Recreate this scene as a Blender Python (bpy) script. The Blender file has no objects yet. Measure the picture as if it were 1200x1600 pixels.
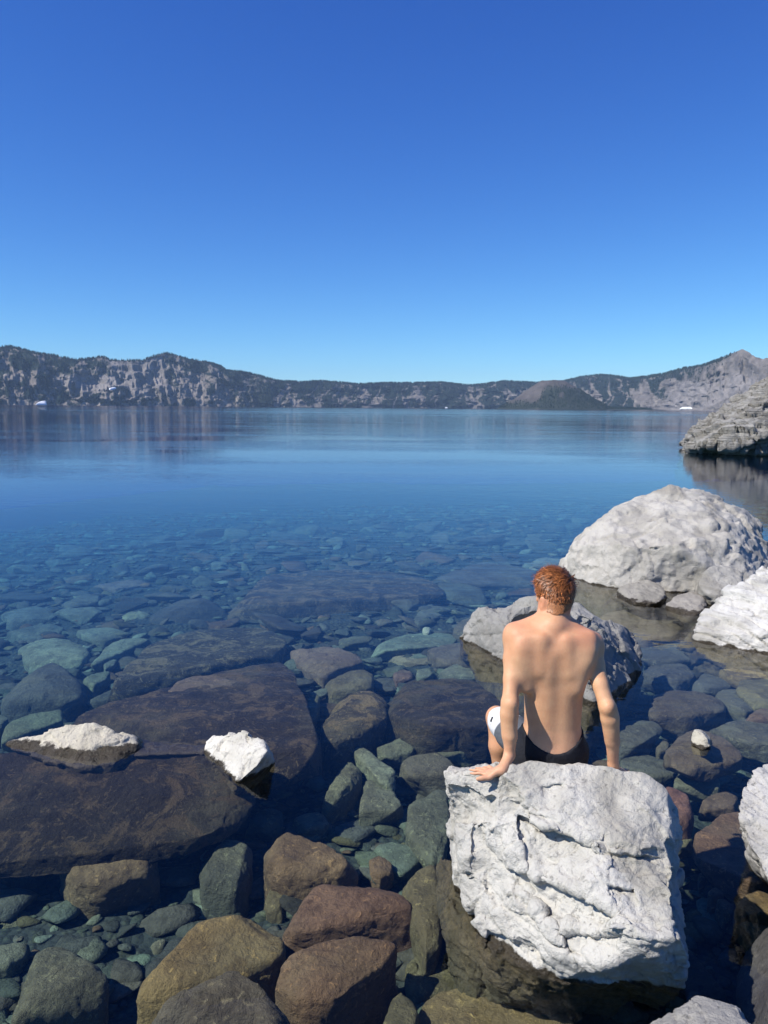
import bpy, bmesh, math, random
import numpy as np
from mathutils import Vector, Matrix, Euler

# ------------------------------------------------------------------ camera, world, sun, exposure
scene = bpy.context.scene
COL = scene.collection
R = math.radians
CAM_H = 2.05
FPX = 1232.0                       # focal length in pixels of the 1200x1600 photograph
PITCH = math.atan((800 - 637) / FPX)
ROLL = R(0.46)

cam_data = bpy.data.cameras.new('camera')
cam = bpy.data.objects.new('camera', cam_data)
COL.objects.link(cam)
cam_data.sensor_fit = 'VERTICAL'
cam_data.sensor_height = 24.0
cam_data.lens = 24.0 * FPX / 1600.0
cam_data.clip_start = 0.05
cam_data.clip_end = 60000
CAM_M = Matrix.Translation((0, 0, CAM_H)) @ Euler((R(90) - PITCH, 0, 0)).to_matrix().to_4x4() @ Matrix.Rotation(ROLL, 4, 'Z')
cam.matrix_world = CAM_M
scene.camera = cam
MROT = np.array(CAM_M.to_3x3())

SUN_ELEV = R(47)
SUN_BEHIND = R(24)                 # how far behind the left-hand perpendicular the sun stands
to_sun = Vector((-math.cos(SUN_BEHIND) * math.cos(SUN_ELEV), -math.sin(SUN_BEHIND) * math.cos(SUN_ELEV), math.sin(SUN_ELEV)))
sun_data = bpy.data.lights.new('sun', 'SUN')
sun_data.energy = 5.0
sun_data.angle = R(0.53)
sun_data.color = (1.0, 0.945, 0.865)
sun = bpy.data.objects.new('sun', sun_data)
COL.objects.link(sun)
sun.location = to_sun * 50
sun.rotation_euler = to_sun.to_track_quat('Z', 'Y').to_euler()

world = bpy.data.worlds.new('World')
scene.world = world
world.use_nodes = True
wn = world.node_tree.nodes
wl = world.node_tree.links
wn.clear()
sky = wn.new('ShaderNodeTexSky')
sky.sky_type = 'NISHITA'
sky.sun_disc = False
sky.sun_elevation = SUN_ELEV
sky.sun_rotation = math.atan2(to_sun.x, to_sun.y)
sky.altitude = 1900
sky.air_density = 1.0
sky.dust_density = 0.0
sky.ozone_density = 3.0
bg = wn.new('ShaderNodeBackground')
bg.inputs['Strength'].default_value = 0.089
wo = wn.new('ShaderNodeOutputWorld')
# the camera's deep blue rendition of this sky: a per-channel tone curve, the same over the whole dome
sc0 = wn.new('ShaderNodeVectorMath'); sc0.operation = 'SCALE'; sc0.inputs['Scale'].default_value = 0.115
wl.new(sky.outputs[0], sc0.inputs[0])
spl = wn.new('ShaderNodeSeparateXYZ'); wl.new(sc0.outputs[0], spl.inputs[0])
cmb = wn.new('ShaderNodeCombineXYZ')
for ch, (gain, pw) in enumerate(((0.86, 1.52), (1.13, 1.31), (1.25, 0.85))):
    pn = wn.new('ShaderNodeMath'); pn.operation = 'POWER'; pn.inputs[1].default_value = pw
    mn = wn.new('ShaderNodeMath'); mn.operation = 'MULTIPLY'; mn.inputs[1].default_value = gain / 0.115
    wl.new(spl.outputs[ch], pn.inputs[0]); wl.new(pn.outputs[0], mn.inputs[0]); wl.new(mn.outputs[0], cmb.inputs[ch])
wl.new(cmb.outputs[0], bg.inputs[0])
wl.new(bg.outputs[0], wo.inputs[0])

scene.view_settings.view_transform = 'Standard'
scene.view_settings.look = 'None'
scene.view_settings.exposure = 0.37
scene.view_settings.gamma = 1.0
scene.view_settings.use_curve_mapping = False
scene.render.engine = 'CYCLES'
cy = scene.cycles
cy.max_bounces = 8
cy.diffuse_bounces = 2
cy.glossy_bounces = 2
cy.transmission_bounces = 2
cy.transparent_max_bounces = 12
cy.volume_bounces = 0
cy.caustics_reflective = False
cy.caustics_refractive = False
cy.sample_clamp_indirect = 4.0
cy.use_denoising = True
try:
    cy.denoiser = 'OPENIMAGEDENOISE'
    cy.denoising_input_passes = 'RGB_ALBEDO_NORMAL'
except Exception:
    pass

# ------------------------------------------------------------------ helpers
def ray(px, py):
    d = MROT @ np.array([(px - 600) / FPX, (800 - py) / FPX, -1.0])
    return d

def atY(px, py, Y):
    d = ray(px, py)
    return np.array([0, 0, CAM_H]) + d * (Y / d[1])

def atZ(px, py, Z):
    d = ray(px, py)
    return np.array([0, 0, CAM_H]) + d * ((Z - CAM_H) / d[2])

def _hash(ix, iy, iz, seed):
    h = (ix * 374761393 + iy * 668265263 + iz * 2147483647 + seed * 974634777) & 0xFFFFFFFF
    h = ((h ^ (h >> 13)) * 1274126177) & 0xFFFFFFFF
    h = ((h ^ (h >> 16)) * 2246822519) & 0xFFFFFFFF
    return (h ^ (h >> 15)) & 0xFFFFFFFF

_prm = np.random.default_rng(1234)
_PT = np.concatenate([_prm.permutation(256)] * 2).astype(np.int32)
_VT = _prm.uniform(-1, 1, 256).astype(np.float32)
def vnoise(p, seed=0):
    """smooth 3-D value noise, -1..1"""
    p = np.asarray(p)
    f = np.floor(p)
    u = (p - f).astype(np.float32)
    i = f.astype(np.int32)
    u = u * u * u * (u * (u * 6 - 15) + 10)
    s = (seed * 73) & 255
    out = np.zeros(len(p), dtype=np.float32)
    yy = [(i[:, 1] + k) & 255 for k in (0, 1)]
    zz_ = [(i[:, 2] + s * 7 + k) & 255 for k in (0, 1)]
    for dx in (0, 1):
        wx = u[:, 0] if dx else 1 - u[:, 0]
        a = _PT[(i[:, 0] + s + dx) & 255]
        for dy in (0, 1):
            b = _PT[a + yy[dy]]
            wxy = wx * (u[:, 1] if dy else 1 - u[:, 1])
            for dz in (0, 1):
                out += wxy * (u[:, 2] if dz else 1 - u[:, 2]) * _VT[_PT[b + zz_[dz]]]
    return out

ROTN = np.array(Euler((0.6, 0.9, 0.4)).to_matrix())
def fbm(p, octaves=4, seed=0, gain=0.5, ridged=False):
    a, s, tot = 1.0, np.zeros(len(p)), 0.0
    q = np.asarray(p, dtype=np.float64)
    for o in range(octaves):
        n = vnoise(q, seed + o * 17)
        if ridged:
            n = 1 - 2 * np.abs(n)
        s += a * n
        tot += a
        a *= gain
        q = (q @ ROTN.T) * 2.03 + 11.3
    return s / tot

def sstep(a, b, x):
    t = np.clip((x - a) / (b - a), 0, 1)
    return t * t * (3 - 2 * t)

def mesh_from(name, verts, faces, smooth=True):
    me = bpy.data.meshes.new(name)
    verts = np.asarray(verts, dtype=np.float32)
    faces = np.asarray(faces, dtype=np.int32)
    k = faces.shape[1]
    me.vertices.add(len(verts))
    me.vertices.foreach_set('co', verts.ravel())
    me.loops.add(faces.size)
    me.loops.foreach_set('vertex_index', faces.ravel())
    me.polygons.add(len(faces))
    me.polygons.foreach_set('loop_start', np.arange(0, faces.size, k, dtype=np.int32))
    me.polygons.foreach_set('loop_total', np.full(len(faces), k, dtype=np.int32))
    me.polygons.foreach_set('use_smooth', np.full(len(faces), smooth))
    me.update(calc_edges=True)
    me.validate()
    return me

def vcol(me, name, rgb):
    a = me.color_attributes.new(name, 'FLOAT_COLOR', 'POINT')
    c = np.ones((len(me.vertices), 4), dtype=np.float32)
    c[:, :3] = rgb
    a.data.foreach_set('color', c.ravel())

def link(name, me, mat=None, parent=None, loc=None, label=None, cat=None, group=None, kind=None, color=None):
    o = bpy.data.objects.new(name, me)
    COL.objects.link(o)
    if mat is not None and me is not None and len(me.materials) == 0:
        me.materials.append(mat)
    if parent is not None:
        o.parent = parent
    if loc is not None:
        o.location = loc
    if label: o['label'] = label
    if cat: o['category'] = cat
    if group: o['group'] = group
    if kind: o['kind'] = kind
    if color is not None:
        o.color = (*color, 1.0)
    return o

_ico = {}
def ico(n):
    if n not in _ico:
        bm = bmesh.new()
        bmesh.ops.create_icosphere(bm, subdivisions=n, radius=1.0)
        v = np.array([x.co[:] for x in bm.verts])
        v /= np.linalg.norm(v, axis=1)[:, None]
        f = np.array([[x.index for x in q.verts] for q in bm.faces])
        bm.free()
        _ico[n] = (v, f)
    return _ico[n]

def hull_planes(pts):
    bm = bmesh.new()
    for p in pts:
        bm.verts.new(p)
    bmesh.ops.convex_hull(bm, input=bm.verts)
    bm.normal_update()
    pl = {}
    for f in bm.faces:
        n = f.normal
        if n.length < 1e-6 or f.calc_area() < 1e-7:
            continue
        h = n.dot(f.verts[0].co)
        s = 1 if h > 0 else -1
        key = (round(n.x * s, 1), round(n.y * s, 1), round(n.z * s, 1))
        if key not in pl:
            pl[key] = (np.array(n[:]) * s, h * s)
    bm.free()
    return np.array([v[0] for v in pl.values()]), np.array([max(v[1], 0.05) for v in pl.values()])

def vert_normals(v, f):
    fn = np.cross(v[f[:, 1]] - v[f[:, 0]], v[f[:, 2]] - v[f[:, 0]])
    n = np.zeros_like(v)
    for k in range(f.shape[1]):
        np.add.at(n, f[:, k], fn)
    return n / (np.linalg.norm(n, axis=1)[:, None] + 1e-12)

def star_rock(pts, n=5, power=30, seed=0, amp=0.06, freq=2.0, strata=None, fine=0.35, ridge=0.0, octaves=4, cuts=6, facet=0.06):
    """rounded, roughened polytope round the hull of pts (world or local); returns verts, faces, centre"""
    pts = np.asarray(pts, dtype=float)
    lo, hi = pts.min(0), pts.max(0)
    c = (lo + hi) / 2
    c = 0.5 * c + 0.5 * pts.mean(0)
    ext = (hi - lo) / 2
    q = (pts - c) / ext
    N, H = hull_planes(q)
    cr = np.random.default_rng(seed + 900)
    for _ in range(cuts):
        u = cr.normal(size=3); u[2] = abs(u[2]) * 0.6; u /= np.linalg.norm(u)
        sup = (q @ u).max()
        N = np.vstack([N, u]); H = np.append(H, sup * cr.uniform(0.80, 0.95))
    d, f = ico(n)
    dots = np.clip(d @ N.T, 0, None) / H[None, :]
    r = (dots ** power).sum(1) ** (-1.0 / power)
    v = d * r[:, None] * ext
    size = float(np.mean(ext))
    nn = vert_normals(v, f)
    w = v / size
    disp = fbm(w * freq * 0.5 + seed * 7.7, octaves, seed) * amp * size
    disp += fbm(w * freq * 2.2 + seed * 3.1, 3, seed + 5) * amp * fine * size
    if facet:
        # broken faces: terraces of a slow noise
        fb = fbm(w * freq * 0.8 + seed * 1.7 + 20, 3, seed + 13) * 3.2
        fl_ = np.floor(fb); tr_ = fb - fl_
        disp += facet * size * ((fl_ + sstep(0.0, 0.22, tr_)) / 3.2)
    if ridge:
        disp -= ridge * size * np.clip(fbm(w * freq * 0.9 + 5.5 + seed, 3, seed + 9, ridged=True) - 0.45, 0, 1)
    if strata is not None:
        b, sf, sa = strata
        b = np.array(b, float); b /= np.linalg.norm(b)
        s = (v @ b) * sf + 0.8 * fbm(w * 0.9 + 3.3, 3, seed + 21)
        fr = s - np.floor(s)
        lay = _hash(np.floor(s).astype(np.int64), 0 * fr.astype(np.int64), 0 * fr.astype(np.int64), seed) / 4294967295.0
        lay2 = _hash(np.floor(s).astype(np.int64) + 1, 0 * fr.astype(np.int64), 0 * fr.astype(np.int64), seed) / 4294967295.0
        e = sstep(0.82, 1.0, fr)
        st = lay * (1 - e) + lay2 * e - 0.25 * np.exp(-((fr - 0.9) / 0.06) ** 2)
        disp += sa * (st - 0.5)
    v = v + nn * disp[:, None]
    return v, f, c

# ------------------------------------------------------------------ materials
class NT:
    def __init__(self, name):
        self.m = bpy.data.materials.new(name)
        self.m.use_nodes = True
        self.t = self.m.node_tree
        self.t.nodes.clear()
        self.out = self.n('ShaderNodeOutputMaterial')
    def n(self, typ, **kw):
        x = self.t.nodes.new(typ)
        for k, v in kw.items():
            setattr(x, k, v)
        return x
    def l(self, a, b):
        self.t.links.new(a, b)
    def put(self, sock, v):
        if hasattr(v, 'links'):
            self.l(v, sock)
        else:
            sock.default_value = v
    def noise(self, vec, scale, detail=4, rough=0.55, dist=0.0):
        x = self.n('ShaderNodeTexNoise')
        x.inputs['Scale'].default_value = scale
        x.inputs['Detail'].default_value = detail
        x.inputs['Roughness'].default_value = rough
        x.inputs['Distortion'].default_value = dist
        if vec is not None: self.l(vec, x.inputs['Vector'])
        return x.outputs['Fac']
    def voro(self, vec, scale, feature='F1'):
        x = self.n('ShaderNodeTexVoronoi', feature=feature)
        x.inputs['Scale'].default_value = scale
        if vec is not None: self.l(vec, x.inputs['Vector'])
        return x.outputs['Distance']
    def math(self, op, a, b=None, clamp=False):
        x = self.n('ShaderNodeMath', operation=op, use_clamp=clamp)
        self.put(x.inputs[0], a)
        if b is not None: self.put(x.inputs[1], b)
        return x.outputs[0]
    def remap(self, v, a, b, c=0.0, d=1.0, smooth=True):
        x = self.n('ShaderNodeMapRange', interpolation_type='SMOOTHSTEP' if smooth else 'LINEAR')
        self.put(x.inputs[0], v)
        for i, k in enumerate((a, b, c, d)):
            self.put(x.inputs[1 + i], k)
        return x.outputs[0]
    def mix(self, fac, a, b, mode='MIX'):
        x = self.n('ShaderNodeMix', data_type='RGBA', blend_type=mode)
        self.put(x.inputs[0], fac)
        self.put(x.inputs[6], a if hasattr(a, 'links') else (*a, 1.0))
        self.put(x.inputs[7], b if hasattr(b, 'links') else (*b, 1.0))
        return x.outputs[2]
    def mapping(self, vec, scale=(1, 1, 1), rot=(0, 0, 0)):
        x = self.n('ShaderNodeMapping')
        self.l(vec, x.inputs['Vector'])
        x.inputs['Scale'].default_value = scale
        x.inputs['Rotation'].default_value = rot
        return x.outputs[0]
    def bump(self, h, strength, dist, normal=None):
        x = self.n('ShaderNodeBump')
        x.inputs['Strength'].default_value = strength
        x.inputs['Distance'].default_value = dist
        self.l(h, x.inputs['Height'])
        if normal is not None: self.l(normal, x.inputs['Normal'])
        return x.outputs[0]
    def principled(self, color, rough=0.8, normal=None, spec=0.3):
        x = self.n('ShaderNodeBsdfPrincipled')
        self.put(x.inputs['Base Color'], color if hasattr(color, 'links') else (*color, 1.0))
        self.put(x.inputs['Roughness'], rough)
        x.inputs['Specular IOR Level'].default_value = spec
        if normal is not None: self.l(normal, x.inputs['Normal'])
        self.l(x.outputs[0], self.out.inputs['Surface'])
        return x

def mat_water():
    t = NT('lake_water')
    geo = t.n('ShaderNodeNewGeometry')
    pos = geo.outputs['Position']
    sep = t.n('ShaderNodeSeparateXYZ'); t.l(pos, sep.inputs[0])
    far = t.remap(sep.outputs['Y'], 6.0, 60.0, 0.0, 1.0)
    vfar = t.remap(sep.outputs['Y'], 35.0, 330.0, 0.0, 1.0)
    v1 = t.mapping(pos, (2.2, 5.0, 1.0), (0, 0, 0.12))
    n1 = t.noise(v1, 1.0, 3, 0.5)
    v2 = t.mapping(pos, (0.28, 0.9, 1.0), (0, 0, -0.06))
    n2 = t.noise(v2, 1.0, 4, 0.55, 0.6)
    patch = t.remap(t.noise(t.mapping(pos, (0.006, 0.030, 1.0)), 1.0, 3), 0.42, 0.62, 0.15, 1.0)
    amp2 = t.math('ADD', t.math('MULTIPLY', t.math('MULTIPLY', patch, far), 0.008), t.math('ADD', t.math('MULTIPLY', vfar, 0.034), 0.002))
    lane = t.remap(t.noise(t.mapping(pos, (0.05, 0.16, 1.0)), 1.0, 3), 0.38, 0.62, 0.25, 1.0)
    h = t.math('ADD', t.math('MULTIPLY', n1, t.math('MULTIPLY', lane, t.math('ADD', t.math('MULTIPLY', far, 0.008), 0.010))), t.math('MULTIPLY', n2, amp2))
    bn0 = t.bump(h, 0.55, 1.0)
    # far off only the wave faces that lean towards this shore are seen
    tilt = t.n('ShaderNodeCombineXYZ')
    pt2 = t.remap(t.noise(t.mapping(pos, (0.003, 0.021, 1.0)), 1.0, 4, 0.6), 0.38, 0.62, 0.35, 1.0)
    t.l(t.math('MULTIPLY', t.math('MULTIPLY', vfar, pt2), -0.020), tilt.inputs[1])
    va = t.n('ShaderNodeVectorMath', operation='ADD'); t.l(bn0, va.inputs[0]); t.l(tilt.outputs[0], va.inputs[1])
    vn = t.n('ShaderNodeVectorMath', operation='NORMALIZE'); t.l(va.outputs[0], vn.inputs[0])
    bn = vn.outputs[0]
    dot = t.n('ShaderNodeVectorMath', operation='DOT_PRODUCT')
    t.l(geo.outputs['Incoming'], dot.inputs[0]); t.l(bn, dot.inputs[1])
    c = t.math('ABSOLUTE', dot.outputs['Value'])
    om = t.math('SUBTRACT', 1.0, c, clamp=True)
    fr = t.math('ADD', t.math('MULTIPLY', t.math('POWER', om, 5.0), 0.98), 0.02, clamp=True)
    tr = t.n('ShaderNodeBsdfTransparent')
    gl = t.n('ShaderNodeBsdfGlossy')
    gl.inputs['Roughness'].default_value = 0.0
    t.l(bn, gl.inputs['Normal'])
    mx = t.n('ShaderNodeMixShader')
    t.l(fr, mx.inputs[0]); t.l(tr.outputs[0], mx.inputs[1]); t.l(gl.outputs[0], mx.inputs[2])
    t.l(mx.outputs[0], t.out.inputs['Surface'])
    ab = t.n('ShaderNodeVolumeAbsorption')
    ab.inputs['Color'].default_value = (0.0, 0.72, 0.95, 1)
    ab.inputs['Density'].default_value = 0.29
    sc = t.n('ShaderNodeVolumeScatter')
    sc.inputs['Color'].default_value = (0.06, 0.35, 1.0, 1)
    sc.inputs['Density'].default_value = 0.009
    ad = t.n('ShaderNodeAddShader')
    t.l(ab.outputs[0], ad.inputs[0]); t.l(sc.outputs[0], ad.inputs[1])
    t.l(ad.outputs[0], t.out.inputs['Volume'])
    return t.m

def mat_rock(name, submerged=False, bumps=1.0, lamina=None, wetz=0.0, mottle=False):
    """stone whose own tint is the object's colour; below the lake level it carries brown algae film"""
    t = NT(name)
    geo = t.n('ShaderNodeNewGeometry')
    pos = geo.outputs['Position']
    oi = t.n('ShaderNodeObjectInfo')
    base = oi.outputs['Color']
    big = t.noise(pos, 2.3, 5, 0.6, 0.5)
    mid = t.noise(pos, 9.0, 6, 0.65, 0.3)
    fin = t.noise(pos, 60.0, 5, 0.7)
    gr = t.noise(pos, 260.0, 3, 0.7)
    spk = t.voro(pos, 120.0)
    if not submerged:
        col = t.mix(t.remap(big, 0.38, 0.66), base, t.mix(1.0, base, (0.74, 0.735, 0.72), 'MULTIPLY'))
        col = t.mix(t.remap(mid, 0.55, 0.72, 0, 0.4), col, t.mix(1.0, base, (0.70, 0.69, 0.68), 'MULTIPLY'))
        col = t.mix(t.remap(fin, 0.55, 0.68, 0, 0.40), col, t.mix(1.0, base, (0.62, 0.60, 0.58), 'MULTIPLY'))
        stain = t.noise(pos, 1.15, 6, 0.62, 0.7)
        col = t.mix(t.remap(stain, 0.52, 0.64, 0, 0.75), col, t.mix(1.0, base, (0.60, 0.585, 0.55), 'MULTIPLY'))
        pk = t.noise(pos, 34.0, 6, 0.78, 0.6)
        col = t.mix(t.remap(pk, 0.64, 0.72, 0, 0.7), col, t.mix(1.0, base, (0.28, 0.27, 0.26), 'MULTIPLY'))
        col = t.mix(t.remap(spk, 0.05, 0.16, 0.35, 0.0), col, (0.09, 0.085, 0.08))
        if lamina:
            lv = t.mapping(pos, lamina[0], lamina[1])
            lam = t.noise(lv, 1.0, 6, 0.7, 0.4)
            col = t.mix(t.remap(lam, 0.52, 0.68, 0, 0.6), col, t.mix(1.0, base, (0.45, 0.44, 0.43), 'MULTIPLY'))
        sep = t.n('ShaderNodeSeparateXYZ'); t.l(pos, sep.inputs[0])
        zz = t.math('ADD', sep.outputs['Z'], t.math('MULTIPLY', t.math('SUBTRACT', t.noise(pos, 7.0, 8, 0.75), 0.5), 0.085 + wetz))
        zz = t.math('SUBTRACT', zz, wetz)
        wet = t.remap(zz, 0.011, 0.006)
        alg = t.mix(t.remap(mid, 0.35, 0.65), (0.06, 0.050, 0.026), (0.115, 0.09, 0.048))
        alg = t.mix(t.remap(fin, 0.4, 0.7, 0, 0.6), alg, (0.03, 0.026, 0.017))
        band = t.math('MULTIPLY', t.remap(zz, 0.016, 0.009), t.remap(zz, -0.05 - wetz, -0.01 - wetz))
        col = t.mix(wet, col, alg)
        col = t.mix(t.math('MULTIPLY', band, 0.75), col, (0.035, 0.028, 0.02))
        rough = t.math('SUBTRACT', 0.92, t.math('MULTIPLY', band, 0.62))
    else:
        hue = t.noise(pos, 1.3, 3, 0.5)
        pit = t.noise(pos, 26.0, 6, 0.75, 0.8)
        streak = t.noise(t.mapping(pos, (5.0, 16.0, 22.0), (0.3, 0.2, 0.5)), 1.0, 5, 0.7, 0.5)
        col = t.mix(t.remap(big, 0.36, 0.62), base, t.mix(1.0, base, (0.66, 0.62, 0.62), 'MULTIPLY'))
        col = t.mix(t.remap(hue, 0.48, 0.68, 0, 0.4), col, (0.17, 0.15, 0.08))
        col = t.mix(t.remap(mid, 0.50, 0.62, 0, 0.6), col, t.mix(1.0, base, (0.40, 0.38, 0.40), 'MULTIPLY'))
        col = t.mix(t.remap(streak, 0.56, 0.66, 0, 0.55), col, t.mix(1.0, base, (0.45, 0.43, 0.42), 'MULTIPLY'))
        col = t.mix(t.remap(pit, 0.55, 0.68, 0, 0.75), col, t.mix(1.0, base, (1.9, 1.8, 1.5), 'MULTIPLY'))
        col = t.mix(t.remap(pit, 0.40, 0.32, 0, 0.7), col, t.mix(1.0, base, (0.3, 0.3, 0.3), 'MULTIPLY'))
        if mottle:
            m1 = t.noise(pos, 3.4, 9, 0.72, 1.2); m2 = t.noise(pos, 17.0, 7, 0.75, 1.0)
            col = t.mix(t.remap(m1, 0.50, 0.58, 0, 0.9), col, t.mix(1.0, base, (3.0, 2.7, 2.2), 'MULTIPLY'))
            col = t.mix(t.remap(m2, 0.56, 0.62, 0, 0.8), col, t.mix(1.0, base, (4.2, 3.9, 3.2), 'MULTIPLY'))
            col = t.mix(t.remap(m1, 0.46, 0.36, 0, 0.8), col, t.mix(1.0, base, (0.35, 0.32, 0.32), 'MULTIPLY'))
            col = t.mix(t.remap(m2, 0.40, 0.34, 0, 0.8), col, t.mix(1.0, base, (0.2, 0.2, 0.2), 'MULTIPLY'))
        rough = 0.9
    hh = t.math('ADD', t.math('MULTIPLY', mid, 0.030), t.math('MULTIPLY', fin, 0.016))
    hh = t.math('ADD', hh, t.math('MULTIPLY', gr, 0.0025))
    if not submerged:
        hh = t.math('SUBTRACT', hh, t.math('MULTIPLY', t.remap(pk, 0.58, 0.72), 0.010))
    if lamina and not submerged:
        hh = t.math('ADD', hh, t.math('MULTIPLY', lam, lamina[2]))
    if submerged:
        hh = t.math('ADD', hh, t.math('MULTIPLY', t.math('ADD', pit, streak), 0.016))
    nb = t.bump(hh, (1.0 if submerged else 0.8) * bumps, 1.0)
    t.principled(col, rough, nb, 0.35)
    return t.m

def mat_bed():
    t = NT('lake_bed_silt')
    geo = t.n('ShaderNodeNewGeometry'); pos = geo.outputs['Position']
    a = t.noise(pos, 1.6, 5, 0.6); b = t.noise(pos, 14, 5, 0.65); c = t.voro(pos, 22.0)
    col = t.mix(t.remap(a, 0.35, 0.65), (0.06, 0.06, 0.038), (0.042, 0.05, 0.036))
    col = t.mix(t.remap(b, 0.4, 0.7, 0, 0.8), col, (0.085, 0.085, 0.058))
    col = t.mix(t.remap(c, 0.25, 0.5, 0, 0.7), col, (0.03, 0.033, 0.03))
    t.principled(col, 0.95, t.bump(t.math('SUBTRACT', b, c), 0.8, 0.03), 0.2)
    return t.m

def mat_vcol(name, nscale, rough=0.95, bump=0.0, bscale=1.0, var=0.35):
    t = NT(name)
    at = t.n('ShaderNodeAttribute', attribute_name='cover')
    geo = t.n('ShaderNodeNewGeometry'); pos = geo.outputs['Position']
    n = t.noise(pos, nscale, 5, 0.65)
    k = t.remap(n, 0.25, 0.75, 1 - var, 1 + var, smooth=False)
    mul = t.n('ShaderNodeVectorMath', operation='SCALE')
    t.l(at.outputs['Color'], mul.inputs[0]); t.l(k, mul.inputs['Scale'])
    nb = None
    if bump:
        nb = t.bump(t.noise(pos, bscale, 5, 0.6), 0.9, bump)
    t.principled(mul.outputs[0], rough, nb, 0.15)
    return t.m

def mat_plain(name, color, rough=0.8, spec=0.3, nscale=40.0, var=0.15, bump=0.0):
    t = NT(name)
    geo = t.n('ShaderNodeNewGeometry'); pos = geo.outputs['Position']
    n = t.noise(pos, nscale, 4, 0.6)
    dark = tuple(c * (1 - var) for c in color); lite = tuple(min(1, c * (1 + var)) for c in color)
    t.principled(t.mix(t.remap(n, 0.3, 0.7), dark, lite), rough, t.bump(n, 0.6, bump) if bump else None, spec)
    return t.m

M_WATER = mat_water()
M_ROCK = mat_rock('dry_andesite')
M_WETROCK = mat_rock('wet_footed_andesite', wetz=0.02)
M_CLIFF = mat_rock('layered_lava', bumps=2.0, lamina=((0.35, 0.8, 9.0), (0.0, -0.22, 0.0), 0.12))
M_SLATE = mat_rock('cleaved_andesite', lamina=((3.0, 3.0, 26.0), (0.5, -0.75, 0.0), 0.02))
M_SUB = mat_rock('submerged_stone', submerged=True)
M_SLAB = mat_rock('mottled_algae_slab', submerged=True, mottle=True, bumps=1.4)
M_BED = mat_bed()
M_RIM = mat_vcol('caldera_rim', 0.012, bump=26.0, bscale=0.011)
M_TREE = mat_plain('conifer_needles', (0.018, 0.03, 0.022), 0.95, 0.1, 0.01, 0.3)
M_SNOW = mat_plain('old_snow', (0.78, 0.8, 0.82), 0.7, 0.3, 0.02, 0.08)

# ------------------------------------------------------------------ setting: lake bed, water, rim, island
def bed_z(x, y):
    x = np.asarray(x, float); y = np.asarray(y, float)
    z = -0.50 + 0.012 * np.clip(y - 5, 0, 8) - 0.05 * np.clip(-x - 0.5, 0, 4) * sstep(12, 3, y) - 0.03 * np.clip(-x - 1, 0, 6) * sstep(3, 9, y)
    z -= 0.03 * np.clip(y - (10.0 + 0.5 * x), 0, 8) + 0.05 * np.clip(y - (18.0 + 0.5 * x), 0, 16)
    z -= 0.6 * np.clip(y - 38, 0, 90)
    z += 0.22 * sstep(2.4, 5.0, x - 0.08 * y) * sstep(14, 8, y)
    z += 0.95 * sstep(1.6, -1.2, y)
    z -= 0.12 * np.clip(-x - 8, 0, 200) * sstep(2, 8, y)
    return np.maximum(z, -150.0)

def axis(lo, hi, step, far_lo, far_hi, g=1.16):
    core = list(np.arange(lo, hi + 1e-6, step))
    s, v, right = step, hi, []
    while v < far_hi:
        s *= g; v += s; right.append(v)
    s, v, left = step, lo, []
    while v > far_lo:
        s *= g; v -= s; left.append(v)
    return np.array(left[::-1] + core + right)

gx = axis(-9, 10, 0.08, -16000, 16000)
gy = axis(0, 22, 0.08, -3000, 16000)
GX, GY = np.meshgrid(gx, gy, indexing='ij')
P2 = np.stack([GX.ravel(), GY.ravel(), np.zeros(GX.size)], 1)
near = (np.abs(P2[:, 0]) < 60) & (P2[:, 1] < 60)
zz = bed_z(P2[:, 0], P2[:, 1])
nz = np.zeros(len(P2))
nz[near] = 0.08 * fbm(P2[near] * 1.1, 4, 3) + 0.03 * fbm(P2[near] * 6, 2, 8)
P2[:, 2] = zz + nz
ii = np.arange(GX.size).reshape(GX.shape)
FQ = np.stack([ii[:-1, :-1], ii[1:, :-1], ii[1:, 1:], ii[:-1, 1:]], -1).reshape(-1, 4)
link('lake_bed', mesh_from('lake_bed', P2, FQ), M_BED, kind='structure', label='silty stony bottom of the clear lake sloping into the deep', cat='lake bed')

def box_mesh(name, lo, hi):
    (a, b, c), (d, e, f) = lo, hi
    v = [(a, b, c), (d, b, c), (d, e, c), (a, e, c), (a, b, f), (d, b, f), (d, e, f), (a, e, f)]
    q = [(0, 3, 2, 1), (4, 5, 6, 7), (0, 1, 5, 4), (1, 2, 6, 5), (2, 3, 7, 6), (3, 0, 4, 7)]
    return mesh_from(name, v, q, smooth=False)

link('lake_water', box_mesh('lake_water', (-15000, -2500, -170), (15000, 15000, 0.0)), M_WATER, kind='structure',
     label='still clear blue water of the crater lake', cat='water')

# skyline of the far rim read as (pixel column, pixel row) -> azimuth and elevation
SKYL = [(-900, 575), (-500, 556), (-250, 566), (-120, 552), (0, 542), (14, 540), (25, 542), (40, 546), (60, 552), (80, 554), (100, 558), (120, 561), (140, 560), (156, 557),
        (163, 557), (172, 562), (200, 563), (225, 562), (240, 556), (252, 553), (262, 551), (275, 555), (285, 558), (310, 563), (330, 567), (345, 572), (356, 579),
        (375, 580), (400, 585), (430, 594), (470, 597), (500, 595), (520, 596), (560, 600), (600, 598), (640, 598), (690, 597), (715, 600), (735, 602), (760, 599),
        (790, 595), (830, 597), (870, 598), (885, 594), (910, 588), (935, 585), (960, 587), (985, 591), (1010, 588), (1040, 583), (1070, 575), (1100, 570), (1120, 563),
        (1135, 556), (1150, 549), (1160, 545), (1168, 549), (1180, 557), (1190, 560), (1200, 559), (1260, 556), (1400, 540), (1700, 555), (2200, 575)]
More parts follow.
